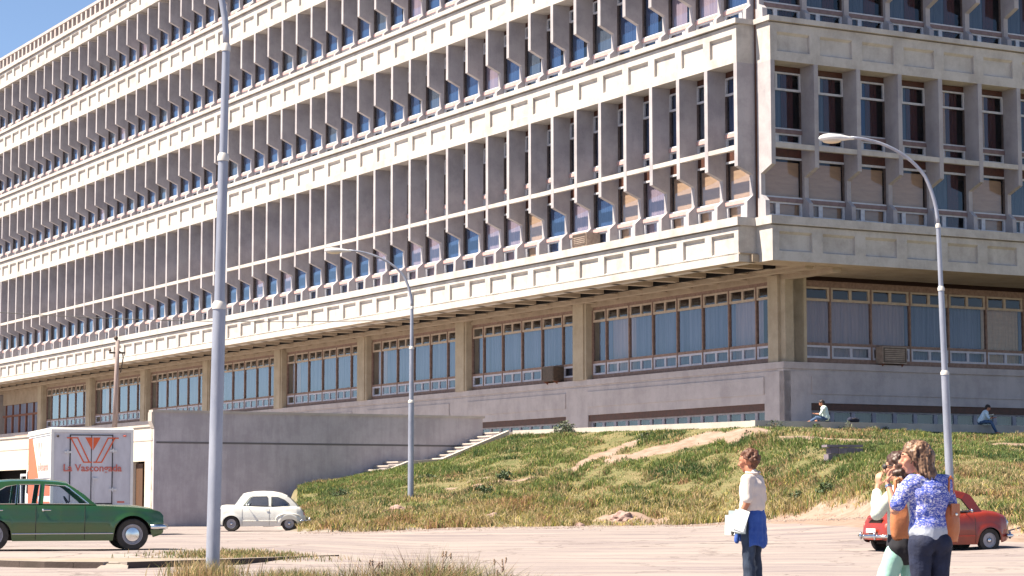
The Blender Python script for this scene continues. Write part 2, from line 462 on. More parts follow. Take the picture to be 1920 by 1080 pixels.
# ------------------------------------------------------------------ kerbed island in front of the green car
isl = MB()
pl = [(-16,44.1),(-9.3,40.4),(-8.2,39.4),(-7.12,39.1),(-6.7,39.1),(-5.2,41.1),(-3.5,44.0),(-3.7,44.6),(-16,45.5)]
isl.prism(pl, -.05, .095, 'z', 1)
o = isl.build('island_paving', [CONC_KERB, mat('dusty_island_soil', (.30,.245,.215), .95, (.21,.18,.125), 1.6, bump=.3, bscale=9)]); tag(o, kind='structure')
kb = MB()
def kerb_block(mb, p, q, z=.115):
    kerb_run(mb, p, q, .22, -.05, z)
KP = [(-16,44.0),(-9.3,40.3),(-8.2,39.3),(-7.12,39.0)]
KQ = [(-6.7,39.0),(-5.2,41.0),(-3.4,44.0)]
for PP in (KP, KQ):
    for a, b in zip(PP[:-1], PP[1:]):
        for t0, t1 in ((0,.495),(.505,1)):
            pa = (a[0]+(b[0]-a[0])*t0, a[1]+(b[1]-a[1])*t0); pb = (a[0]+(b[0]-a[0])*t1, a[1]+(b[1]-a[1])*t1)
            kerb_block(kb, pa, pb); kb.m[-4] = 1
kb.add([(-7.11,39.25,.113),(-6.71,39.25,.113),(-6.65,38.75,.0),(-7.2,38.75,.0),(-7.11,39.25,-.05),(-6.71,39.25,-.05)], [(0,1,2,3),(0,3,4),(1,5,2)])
o = kb.build('road_kerb', [concrete('street_kerb_concrete', (.30,.26,.235), (.20,.17,.155)), concrete('kerb_face_painted_shade', (.085,.065,.06), (.05,.04,.035))]); tag(o, kind='structure')  # second material: shade of the kerb's front face put into its colour
# ------------------------------------------------------------------ the university building
# root frame: x = towards the camera's right along the long facade (x = -u), y = inward, z up; origin at the long facade's corner
bld = empty('university_building', (OX, OY, 0), A_FAC - PI/2,
            'huge pale concrete modernist university building with rows of vertical sun fins and ribbon windows', 'building')
MOD = 2.126
NL = 58                      # modules of the long facade
NR = 14                      # modules of the short facade
MODR = 2.195
RX, RY = 1.125, .887         # origin of the short facade in the root frame (its parts turn by +90 degrees)
# storeys: (band bottom, band height, ledge bottom, ledge top)
BANDS = [(10.86, 12.34, 12.68), (19.08, 20.69, 20.90), (24.42, 26.03, 26.24), (29.77, 31.38, 31.59), (35.25, 36.55, 36.78)]
LEN = NL*MOD

def band_mesh(b, ltop, lbot, x0, x1, mod, off, n, flip=False, left_end=True, right_end=True):
    """spandrel band: outer plane y=0, thickness inward .95, one shallow recess per module, bevelled head and foot"""
    mb = MB(); D = .12
    t = lbot
    zr0, zr1 = b+.40, b+1.20
    if t - b < 1.45: zr1 = b+1.08
    mb.box(x0, x1, D, 1.0, b, t)                       # body behind the relief
    mb.box(x0, x1, 0, D, zr1, t-.05); mb.box(x0, x1, 0, D, b, zr0)
    cur = x0
    cells = []
    for i in range(n):
        a = off(i); cells.append(a)
    cells = sorted(cells)
    for (a, c) in cells:
        if a - cur > .01: mb.box(cur, a, 0, D, zr0, zr1)
        mb.prism([(0, zr1), (D, zr1), (D, zr1-.10)], a, c, 'x')
        mb.prism([(0, zr0), (D, zr0), (D, zr0+.05)], a, c, 'x')
        cur = c
    mb.box(cur, x1, 0, D, zr0, zr1)
    return mb

# ---- long facade bands
for bi, (b, lb, lt) in enumerate(BANDS):
    mb = band_mesh(b, lt, lb, -LEN, 0, MOD, lambda i: (-(i+1)*MOD + .20, -i*MOD - .30), NL)
    mb.build('spandrel_band', CONC, bld)
    mb = MB(); mb.box(-LEN-.1, .13, -.13, 1.0, lb, lt)
    # joints of the ledge stones stay visible as fine gaps
    mb.build('ledge', CONC, bld)
    mb = band_mesh(b, lt, lb, 0, NR*MODR, MODR, lambda i: (i*MODR + .34, (i+1)*MODR - .20), NR)
    mb.build('spandrel_band', CONC, bld, (RX, RY, 0), PI/2)
    mb = MB(); mb.box(-.13, NR*MODR+.1, -.13, 1.0, lb, lt)
    mb.build('ledge', CONC, bld, (RX, RY, 0), PI/2)
    # corner return between the two bands
    mb = MB(); mb.box(-.004, RX-.95, RY+.003, 1.0, b+.003, lt-.003)
    mb.build('corner_return', CONC, bld)
    # floor slab / soffit
    mb = MB()
    if bi > 0:
        mb.box(-LEN, -.2, 1.003, 8, b-.0, b+.5)
        mb.box(-.2, RX-1.003, 1.2, NR*MODR, b, b+.5)
        mb.build('floor_slab', CONC_SOF, bld)
# roof parapet: balustrade with slots
def balustrade(n, mod):
    mb = MB(); Lx = n*mod
    mb.box(-Lx, .0, .12, .5, 36.78, 37.02); mb.box(-Lx, 0, .10, .52, 37.72, 37.93)
    for i in range(n*2):
        mb.box(-i*mod/2-.34, -i*mod/2, .14, .48, 37.02, 37.72)
    return mb
mb = balustrade(NL, MOD); mb.box(-LEN, 0, .62, .7, 36.8, 37.7); mb.build('roof_balustrade', concrete('weathered_pink_concrete', (.46,.41,.40), (.32,.28,.27)), bld)
mb = MB(); mb.box(-LEN+.1, RX-1.1, 1.0, NR*MODR, 36.2, 36.7); mb.build('roof', CONC_BASE, bld)

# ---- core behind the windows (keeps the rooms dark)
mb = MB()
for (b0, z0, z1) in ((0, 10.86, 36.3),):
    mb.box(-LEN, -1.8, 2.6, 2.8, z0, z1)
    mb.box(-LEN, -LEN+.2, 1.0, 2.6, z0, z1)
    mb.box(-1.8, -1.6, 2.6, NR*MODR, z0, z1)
mb.build('light_blocking_wall', DARK, bld)

# ---- fins
def fin_mesh(prof, t=.24):
    mb = MB(); mb.prism(prof, -t/2, t/2, 'x'); return mb.mesh('fin')
def fprof(b, out_bot, sl_z, sl_y, pil, foot1, foot2, foot_y, bot):
    return [(0, b), (0, out_bot), (sl_y, sl_z), (pil, sl_z-.03), (pil, foot1), (foot_y, foot2), (foot_y-.02, bot), (.97, bot), (.97, b)]
prof_tall = fprof(19.08, 14.79, 14.48, .74, .74, 13.62, 13.36, .45, 12.68)
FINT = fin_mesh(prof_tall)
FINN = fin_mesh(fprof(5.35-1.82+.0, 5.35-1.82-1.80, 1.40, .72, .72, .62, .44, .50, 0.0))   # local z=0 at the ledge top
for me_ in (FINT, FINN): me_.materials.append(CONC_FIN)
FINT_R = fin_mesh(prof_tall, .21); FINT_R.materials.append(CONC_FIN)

def fin_x(i): return -(i*MOD + .10 + (.02 if i else 0))
NORM = [BANDS[1][2], BANDS[2][2], BANDS[3][2]]
spots = []
for i in range(NL):
    spots.append((FINT, (fin_x(i), 0, 0), 0, i*MOD))
    for z in NORM:
        zl = z - .0
        lim = {20.90: 52, 26.24: 46, 31.59: 29}[round(z, 2)]
        spots.append((FINN, (fin_x(i), 0, zl), 0, i*MOD + (z-12)*1.2 + (1000 if (z > 26 and i < 8) or (z > 31 and i < 22) else 0)))
for i in range(NR):
    x = .105 if i == 0 else .105 + i*MODR
    spots.append((FINT_R, (RX, RY+x, 0), PI/2, i*MODR + (1000 if i > 6 else 0)))
    spots.append((FINN, (RX, RY+x, 20.90), PI/2, i*MODR+8 + (1000 if i > 6 else 0)))
    spots.append((FINN, (RX, RY+x, 26.24), PI/2, 2000)); spots.append((FINN, (RX, RY+x, 31.59), PI/2, 2000))
spots.sort(key=lambda q: q[3])
first = None
for me_, loc, rz, _ in spots[:100]:
    o = bpy.data.objects.new('fin', me_); COL.objects.link(o); o.parent = bld; o.location = loc; o.rotation_euler = (0, 0, rz)
def join_copies(name, items, mats, parent, kind='stuff'):
    vs, fs, ms = [], [], []
    for me_, loc, rz, _ in items:
        M = Matrix.Translation(loc) @ Matrix.Rotation(rz, 4, 'Z'); b = len(vs)
        vs += [tuple(M @ v.co) for v in me_.vertices]
        for p in me_.polygons: fs.append([b+i for i in p.vertices]); ms.append(p.material_index)
    me2 = bpy.data.meshes.new(name); me2.from_pydata(vs, [], fs); me2.polygons.foreach_set('material_index', ms)
    o = link_mesh(name, me2, mats, parent)
    if kind: o['kind'] = kind
    return o
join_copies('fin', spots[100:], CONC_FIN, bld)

# ---- horizontal bar through the tall storey and the slab behind it
mb = MB()
for i in range(NL-1): mb.box(fin_x(i+1)+.121, fin_x(i)-.121, .01, .20, 15.47, 15.66)
mb.build('shading_bar', CONC, bld)
mb = MB()
for i in range(NR-1):
    a = .105 + i*MODR + .106; mb.box(a, .105+(i+1)*MODR-.106, .01, .20, 15.49, 15.70)
mb.build('shading_bar', CONC, bld, (RX, RY, 0), PI/2)
mb = MB(); mb.box(-LEN, -.2, .93, 2.6, 15.30, 15.72); mb.box(-1.6, RX-.93, 1.3, NR*MODR, 15.30, 15.72)
mb.build('mid_spandrel', BROWN, bld)

SILL_DARK = mat('mauve_brown_sill', (.22,.15,.15), .7, (.15,.10,.10), 5)
# ---- windows (local: x 0..w to the right, y inward, z from the window foot)
def win_frame(w, H, main0, main1, top=None, sill=PINK_SILL, flip=False, brown_top=.2, vent_open=False):
    mb = MB(); t = .07; y0, y1 = -.04, .06
    mb.box(0, w, -.02, .1, 0, .13, 2)                                    # brown foot
    v0, v1 = .13, main0-.20
    split = .36*w if flip else .62*w
    for a, c in ((0, split), (split, w)):
        mb.box(a, c, y0, y1, v0, v0+t, 0); mb.box(a, c, y0, y1, v1-t, v1, 0)
        mb.box(a, a+.10, y0, y1, v0+t, v1-t, 0); mb.box(c-.10, c, y0, y1, v0+t, v1-t, 0)
    mb.box(0, w, -.10, .08, v1, main0-.04, 1)                            # sill strip
    mb.box(0, w, -.05, .07, main0-.04, main0+.03, 0)
    mb.box(0, .05, y0, y1, main0+.03, main1, 3); mb.box(w-.05, w, y0, y1, main0+.03, main1, 3)
    mb.box(0, w, y0, y1, main1, main1+.09, 0)
    if top:
        a0, a1 = main1+.09, top
        mb.box(0, w, y0, y1, a1-t, a1, 0)
        for xx in (0, split-.05, w-.07): mb.box(xx, xx+(.10 if xx == split-.05 else .07), y0, y1, a0, a1-t, 0)
        mb.box(0, w, .0, .1, a1, H, 2)
    else:
        mb.box(0, w, .0, .1, main1+.09, H, 2)
    return mb
W = MOD - .26
SPECS = {   # z foot, height, main0, main1, top
 'tall_upper': (15.72, 3.35, .74, 2.33, 3.10),
 'tall_lower': (12.68, 2.62, .92, 2.50, None),
 'normal':     (0.0, 3.52, .80, 2.72, 3.30),
}
def win_parts(spec, flip, w, curt):
    z0, H, m0, m1, top = SPECS[spec]
    fr = win_frame(w, H, m0, m1, top, flip=flip).mesh('window')
    for m_ in (WHITE_FRAME, SILL_DARK if flip else PINK_SILL, BROWN, JAMB): fr.materials.append(m_)
    pb = MB(); pb.quad((0,.02,.13), (w,.02,.13), (w,.02,H-.05), (0,.02,H-.05)); pm = pb.mesh('pane'); pm.materials.append(GLASS)
    return fr, pm
def curtain_mesh(w, H, kind, seed):
    r = random.Random(seed); mb = MB(); y = .16
    def folds(x0, x1, z0, z1, m):
        n = max(2, int((x1-x0)/.09)); 
        for i in range(n):
            a = x0+(x1-x0)*i/n; c = x0+(x1-x0)*(i+1)/n; k1 = .03*(i % 2); k2 = .03*((i+1) % 2)
            mb.quad((a, y+k1, z0), (c, y+k2, z0), (c, y+k2, z1), (a, y+k1, z1), m)
    if kind == 'full': folds(0, w, .1, H-.05, 0)
    elif kind == 'part':
        s = w*(.5+.25*r.random()); folds(0, s, .1, H-.05, 0); 
    elif kind == 'blind':
        mb.quad((0.03,y,.1), (w-.03,y,.1), (w-.03,y,H-.2), (.03,y,H-.2), 0)
    elif kind == 'half':
        folds(0, w*.55, .1, H-.05, 0); folds(w*.55, w*.86, .1, H-.05, 1)
    return mb.mesh('curtain')
frames = {}
for spec in SPECS:
    for fl in (0, 1): frames[spec, fl] = win_parts(spec, bool(fl), W if not fl else MODR-.24, None)
CM = {}
def get_curt(spec, side, kind, col):
    key = (spec, side, kind, col)
    if key not in CM:
        H = SPECS[spec][1]; w = W if not side else MODR-.24
        me_ = curtain_mesh(w, H, kind, hash(spec) % 97 if False else len(CM))
        me_.materials.append({'blue': CURT_BLUE, 'tan': CURT_TAN, 'grey': CURT_GREY, 'red': CURT_RED, 'pale': CURT_PALE}[col])
        me_.materials.append(CURT_RED)
        CM[key] = me_
    return CM[key]
wins = []
rr = random.Random(5)
for i in range(NL):
    xl = fin_x(i+1) + .13
    d = i*MOD
    tl = 'tan' if i in (0, 1, 2, 4, 8) else ('blue' if rr.random() < .85 else 'pale')
    wins.append(('tall_lower', 0, (xl, .93, 12.68), 0, d, 'blind' if tl == 'tan' else 'full', tl))
    wins.append(('tall_upper', 0, (xl, .93, 15.72), 0, d+14, 'full', rr.choice(['blue', 'grey', 'blue'])))
    for z in NORM:
        hid = (z > 26 and i < 8) or (z > 31 and i < 22)
        wins.append(('normal', 0, (xl, .93, z), 0, d + (z-12)*1.2 + (1000 if hid else 0), 'full' if rr.random() < .62 else 'part', rr.choice(['blue', 'blue', 'grey', 'blue', 'pale' if rr.random() < .3 else 'blue'])))
RC = ['tan', 'tan', 'tan', 'tan', 'grey', 'tan', 'grey']
for i in range(NR):
    y = RY + .105 + i*MODR + .12; x = RX-.93; pr = 1000 if i > 6 else 0
    wins.append(('tall_lower', 1, (x, y, 12.68), PI/2, i*2+pr, 'blind' if RC[i % 7] == 'tan' else 'half', RC[i % 7]))
    wins.append(('tall_upper', 1, (x, y, 15.72), PI/2, i*2+1+pr, 'half', ['grey', 'grey', 'blue', 'grey', 'tan', 'tan', 'grey'][i % 7]))
    wins.append(('normal', 1, (x, y, 20.90), PI/2, i*2+6+pr, 'half', 'grey'))
    wins.append(('normal', 1, (x, y, 26.24), PI/2, 2000, 'half', 'grey')); wins.append(('normal', 1, (x, y, 31.59), PI/2, 2000, 'half', 'grey'))
wins.sort(key=lambda q: q[4])
for spec, side, loc, rz, _, kind, col in wins[:100]:
    fr, pm = frames[spec, side]
    o = bpy.data.objects.new('window', fr); COL.objects.link(o); o.parent = bld; o.location = loc; o.rotation_euler = (0, 0, rz)
    for nm, me_ in (('pane', pm), ('curtain', get_curt(spec, side, kind, col))):
        c_ = bpy.data.objects.new(nm, me_); COL.objects.link(c_); c_.parent = o
rest = wins[100:]
o = join_copies('window', [(frames[s_][0] if False else frames[s_, sd][0], loc, rz, 0) for s_, sd, loc, rz, _, k_, c_ in rest], [WHITE_FRAME, PINK_SILL, BROWN, JAMB], bld)
p_ = join_copies('pane', [(frames[s_, sd][1], loc, rz, 0) for s_, sd, loc, rz, _, k_, c_ in rest], GLASS, bld); p_.parent = o
for colr, mt in (('blue', CURT_BLUE), ('grey', CURT_GREY), ('tan', CURT_TAN), ('pale', CURT_PALE)):
    it = [(get_curt(s_, sd, k_, c_), loc, rz, 0) for s_, sd, loc, rz, _, k_, c_ in rest if c_ == colr]
    if it: q_ = join_copies('curtain', it, [mt, CURT_RED], bld); q_.parent = o

# ---- corner slot with its rust-brown drain pipe
mb = MB(); mb.box(-.15, .17, .96, 1.15, 12.68, 35.25); mb.build('corner_panel', RUST, bld)
mb = MB()
mb.tube([(.09, .90, 12.75), (.09, .90, 35)], .055, 8); mb.build('drain_pipe', BROWN, bld, smooth=True)

# ---- ground storey
GY0 = 4.6            # base wall face; glazing at 4.9
CORN = -3.28         # corner of the base wall (root x); short side plane x = CORN (its outward side is +x)
BAYC = 12.5
# soffit with coffers
mb = MB(); zs = 10.86
mb.box(-LEN, -.02, .02, .55, zs-.004, zs+.3); 
mb.box(-LEN, 0, 3.35, 3.75, zs-.12, zs+.3); mb.box(-LEN, 0, 4.75, 5.2, zs-.2, zs+.3)
mb.box(-LEN, .1, .0, 6, zs+.31, zs+.36)
for i in range(NL+1):
    x = -i*MOD; mb.box(x-.2, x+.2, .55, 3.35, zs, zs+.3); mb.box(x-.2, x+.2, 3.75, 4.75, zs-.02, zs+.3)
mb.box(0.0, RX-.02, RY+.02, 6, zs-.002, zs+.3); mb.box(CORN, 0, 3.0, NR*MODR, zs-.002, zs+.28)
mb.box(-.01, RX-.02, 6, NR*MODR, zs-.001, zs+.3); mb.box(-.6, .01, 0.9, 3.4, zs-.001, zs+.3)
mb.build('soffit', CONC_SOF, bld)
# base wall, long side: local x from the corner going left
def base_side(n_len, bays, first_open):
    """x runs 0 .. -n_len from the corner, y=0 is the wall face"""
    mb = MB()
    mb.box(-n_len, 0, .0, .35, 5.36, 6.72)
    mb.box(-n_len, .05, -.06, .5, 6.82, 7.10)        # cap
    mb.box(-n_len, .0, .03, .4, 6.72, 6.82)
    for a, c in bays:                                 # solid piers between the basement windows
        mb.box(-c, -a, .0, .35, 4.1, 5.36)
    return mb
piers = [(0, 1.44)] + [(16.2+i*BAYC, 18.3+i*BAYC) for i in range(9)]
mb = base_side(LEN-6, piers, 0); mb.build('base_wall', CONC_BASE, bld, (CORN, GY0, 0), 0)
pan = MB()
for i in range(9):
    a = 1.44 if i == 0 else 18.3+(i-1)*BAYC; c = 16.2+i*BAYC
    pan.box(-c, -a, -.05, -.001, 5.75, 6.50)
    pan.box(-c+.02, -c+.05, -.004, -.001, 5.36, 6.7)
pan.build('relief_panel', CONC_BASE, bld, (CORN, GY0, 0), 0)
rb = MB(); rb.box(0, 1.42, 0, .35, 4.1, 5.36); rb.box(0, NR*MODR-4, 0, .35, 5.36, 6.72); rb.box(-.05, NR*MODR-4, -.06, .5, 6.82, 7.10); rb.box(0, NR*MODR-4, .03, .4, 6.72, 6.82)
rb.build('base_wall', CONC_BASE, bld, (CORN, GY0+.0, 0), PI/2)
rp = MB(); rp.box(1.44, NR*MODR-4, -.05, -.001, 5.75, 6.50); rp.build('relief_panel', CONC_BASE, bld, (CORN, GY0, 0), PI/2)
# basement window strips
def strip(x0, x1, z0, z1, step, name, loc, rz, y=.22):
    mb = MB(); mb.box(x0, x1, y-.16, y+.1, z1-.30, z1, 1); mb.box(x0, x1, y-.04, y+.06, z1-.38, z1-.30, 0); mb.box(x0, x1, y-.04, y+.06, z0, z0+.16, 0)
    x = x0
    while x < x1: mb.box(x, min(x+.20, x1), y-.04, y+.06, z0+.16, z1-.38, 0); x += step
    f_ = mb.build(name, [mat_grey_frame, BROWN], bld, loc, rz)
    g = MB(); g.quad((x0, y+.01, z0), (x1, y+.01, z0), (x1, y+.01, z1), (x0, y+.01, z1)); g.build('pane', GLASS, f_)
    g = MB(); g.quad((x0, y+.25, z0), (x1, y+.25, z0), (x1, y+.25, z1), (x0, y+.25, z1)); g.build('curtain', CURT_GREY, f_)
mat_grey_frame = mat('mauve_grey_frame', (.30,.29,.34), .6, (.22,.21,.25), 4)
for i in range(8):
    a = 1.44 if i == 0 else 18.3+(i-1)*BAYC; c = 16.2+i*BAYC
    strip(-c, -a, 4.28, 5.36, 1.06, 'basement_window', (CORN, GY0, 0), 0)
strip(1.42, 26, 4.28, 5.36, 1.15, 'basement_window', (CORN, GY0, 0), PI/2)
# columns
def column(x0, x1, y0, y1, rz=0, loc=(0,0,0)):
    mb = MB(); mb.box(x0+.16, x1-.16, y0, y1, 7.103, zs); mb.box(x0, x0+.16, y0+.07, y1, 7.103, zs-.003); mb.box(x1-.16, x1, y0+.07, y1, 7.103, zs-.003)
    return mb
cols = [19.45+i*BAYC for i in range(8)]
colmesh = column(-1.28, 0, 0, 1.05).mesh('column'); colmesh.materials.append(CONC_COL)
for c in cols:
    o = bpy.data.objects.new('column', colmesh); COL.objects.link(o); o.parent = bld; o.location = (-c, GY0-.28+.1, 0)
mb = MB()                        # big cruciform corner column
mb.box(-4.45, -3.72, 4.62, 5.6, 6.9, zs); mb.box(-3.72, -3.36, 4.76, 5.9, 6.9, zs-.003); mb.box(-4.2, -3.36, 5.2, 5.75, 6.9, zs-.006)
mb.build('column', CONC_COL, bld)
mb = MB(); 
for cy in (5+14.2,): mb.box(-4.3, -3.35, cy, cy+1.2, 6.9, zs)
mb.build('column', CONC_COL, bld)

def glazing(x0, x1, mull, two=True, curt=(), z=(7.10, 7.32, 7.88, 8.0, 9.93, 10.50, 10.70), kinds=None, loc=(0,0,0), rz=0, seed=0, name='glazing_bay'):
    """x0<x1; mull = interior mullion positions"""
    r = random.Random(seed)
    mb = MB(); zb, v0, v1, m0, m1, t1, zt = z
    mb.box(x0, x1, -.06, .12, zb-.05, v0, 1)                          # brown sill
    mb.box(x0, x1, -.05, .07, v1, m0, 1)                           # red-brown rail
    mb.box(x0, x1, -.02, .10, t1, zt, 1)                           # head
    mb.box(x0, x1, -.04, .06, m1-.02, m1+.09, 2)
    mb.box(x0, x1, -.04, .06, t1-.08, t1, 2)
    mb.box(x0, x1, -.04, .06, v0, v0+.09, 0); mb.box(x0, x1, -.04, .06, v1-.09, v1, 0)
    xs_ = [x0] + sorted(mull) + [x1]
    for i, (a, c) in enumerate(zip(xs_[:-1], xs_[1:])):
        mb.box(a-.035, a+.035, -.07, .08, v0, t1, 3)
        cuts = [a+.04, c-.04] if c-a < 1.6 else [a+.04, (a+c)/2-.06, (a+c)/2+.06, c-.04]
        ps = [(a+.036, a+.15), (c-.15, c-.036)] + ([((a+c)/2-.07, (a+c)/2+.07)] if c-a >= 1.6 else [])
        for p, q in ps:
            mb.box(p, q, -.035, .055, v0+.09, v1-.09, 0); mb.box(p, q, -.035, .055, m1+.09, t1-.08, 2)
    f_ = mb.build(name, [mat_vent, RUST_G, mat_trans, RUST_G], bld, loc, rz)
    g = MB(); g.quad((x0, .01, v0), (x1, .01, v0), (x1, .01, t1), (x0, .01, t1)); g.build('pane', GLASS_G, f_)
    c_ = MB(); c2 = MB(); c3 = MB()
    for i, (a, c) in enumerate(zip(xs_[:-1], xs_[1:])):
        k_ = kinds[i] if kinds and i < len(kinds) else r.choice('bbbbpb')
        tgt = {'b': c_, 'p': c2, 't': c3, 'o': None}[k_]
        if tgt is None: continue
        n = int((c-a)/.1)
        for j in range(n):
            xa = a+(c-a)*j/n; xb = a+(c-a)*(j+1)/n; d1 = .35+.04*(j % 2)+.02*math.sin(j*1.3+i); d2 = .35+.04*((j+1) % 2)+.02*math.sin((j+1)*1.3+i)
            tgt.quad((xa, d1, v0), (xb, d2, v0), (xb, d2, m1+.02), (xa, d1, m1+.02))
    for t_, mt in ((c_, CURT_GB), (c2, CURT_PALE), (c3, CURT_TAN)):
        if t_.v: t_.build('curtain', mt, f_)
    return f_
mat_vent = mat('pale_blue_vent_frame', (.46,.47,.56), .6, (.38,.38,.46), 4)
mat_trans = mat('beige_transom_frame', (.46,.37,.30), .6, (.34,.27,.22), 4)
CURT_GB = curtain('slate_blue_curtain', (.07,.085,.16), (.17,.185,.28), (4.2, 4.2, .12))
zb = GY0+.3
gm = [5.64+2.085*i for i in range(60)]
edges = [(4.46, 19.42)] + [(cols[i]+1.3, cols[i+1]-.03) for i in range(6)]
for j, (a, c) in enumerate(edges):
    kinds = {0: 'oppbbbbbp'[::-1] if False else None}.get(j)
    ml = [-g for g in gm if a+.3 < g < c-.3]
    ks = list('pbbbbpb') if j == 0 else None
    if j == 0: ks = ['b', 'p', 'b', 'b', 'b', 'b', 'p', 'o']
    glazing(-c, -a, ml, kinds=ks, loc=(0, zb, 0), seed=j+3)
# last bay by the entrance: full-height doors with pale blue glass
a, c = cols[6]+1.3, cols[7]-.03
glazing(-c, -a, [-g for g in gm if a+.3 < g < c-.3], loc=(0, zb, 0), seed=20)
a, c = cols[7]+1.3, cols[7]+BAYC
mb = MB(); mb.box(-c, -a, -.05, .08, 9.6, 10.7, 0)
for q in range(6):
    x = -a - .3 - q*2.0; mb.box(x-.28, x, -.08, .08, 4.3, 8.6, 1); mb.box(x-.05, x, -.08, .08, 8.7, 9.6, 1)
mb.box(-c, -a, -.08, .08, 8.55, 8.72, 1)
f_ = mb.build('entrance_doors', [CONC_SOF, RUST], bld, (0, zb, 0), 0)
g = MB(); g.quad((-c, .0, 4.3), (-a, .0, 4.3), (-a, .0, 9.6), (-c, .0, 9.6)); g.build('pane', GLASS_G, f_)
g = MB(); g.quad((-c, .3, 4.3), (-a, .3, 4.3), (-a, .3, 9.6), (-c, .3, 9.6)); g.build('curtain', mat('pale_blue_curtain', (.30,.36,.52), .9, (.22,.28,.44), 2, stretch=(5,5,.2)), f_)
# short side glazing (local x from the corner going right)
rm = [7.31, 9.54, 11.72, 13.93, 16.14, 18.38]
glazing(5.86-RY+.887, 19.1, rm, kinds=['p', 'p', 'p', 'b', 'b', 't', 'b'], loc=(CORN-.3, 0, 0), rz=PI/2, seed=9,
        z=(7.10, 7.32, 7.88, 8.0, 9.83, 10.42, 10.70))
glazing(20.4, 30, [22.5, 24.7, 26.9], loc=(CORN-.3, 0, 0), rz=PI/2, seed=10)
# dark walls added behind the ground-storey curtains to block the sun
mb = MB(); mb.box(-LEN+8, CORN-1.0, GY0+1.25, GY0+1.35, 4, zs+.2); mb.box(CORN-1.15, CORN-1.05, GY0+1.36, NR*MODR, 4, zs+.2)
mb.box(-LEN+8, CORN-.5, GY0+.5, GY0+1.24, 6.9, 7.0)
mb.build('light_blocking_wall', mat('brown_light_blocker', (.06,.03,.02), .9), bld)
mb = MB(); mb.box(-LEN, -LEN+.3, .3, 20, 4, 36.5); mb.box(-LEN, CORN-1, NR*MODR-.3, NR*MODR, 4, 36.5); mb.build('end_wall', CONC_BASE, bld)

# ---- air conditioners sitting in the windows
def ac_unit(name, loc, rz, label, w=1.15, h=.72, d=.55, body=None, rot=0.0):
    r_ = empty(name, loc, rz, label, 'air conditioner', 'window air conditioners on the building')
    mb = MB(); mb.box(0, w, -d, 0, 0, h); mb.build('casing', body, r_)
    mb = MB(); mb.frame(.05, w-.05, .05, h-.05, .05, -d-.02, -d+.0, 0)
    for q in range(6): mb.box(.12, w-.12, -d-.012, -d-.002, .13+q*.085, .16+q*.085, 0)
    mb.build('grille', DARK_METAL, r_)
    mb = MB()
    for x in (.1, w-.16): mb.prism([(-d+.03, 0), (0, 0), (0, -.3), (-.06, -.3)], x, x+.05, 'x')
    mb.build('bracket', RUST, r_)
    return r_
DARK_METAL = mat('dark_weathered_metal', (.07,.055,.045), .6, (.12,.08,.06), 8, metal=.3)
BEIGE = mat('weathered_beige_metal', (.34,.27,.22), .6, (.22,.16,.13), 5)
def to_world(x, y, z):
    r = A_FAC - PI/2; return (OX + x*math.cos(r) - y*math.sin(r), OY + x*math.sin(r) + y*math.cos(r), z)
ac_unit('air_conditioner', to_world(-13.5, .93, 12.76), A_FAC-PI/2, 'beige air conditioner in a vent window just above the lowest long white ledge', 1.25, .62, .75, BEIGE)
ac_unit('air_conditioner', to_world(-23.4, zb-.05, 7.18), A_FAC-PI/2, 'dark rust-stained air conditioner in the ground-floor windows of the long facade', 1.2, .72, .6, DARK_METAL)
ac_unit('air_conditioner', to_world(CORN-.3+.05, 9.75, 7.16), A_FAC, 'rusty air conditioner in the ground-floor glazing of the shaded facade at right', 1.35, .75, .5, BEIGE)
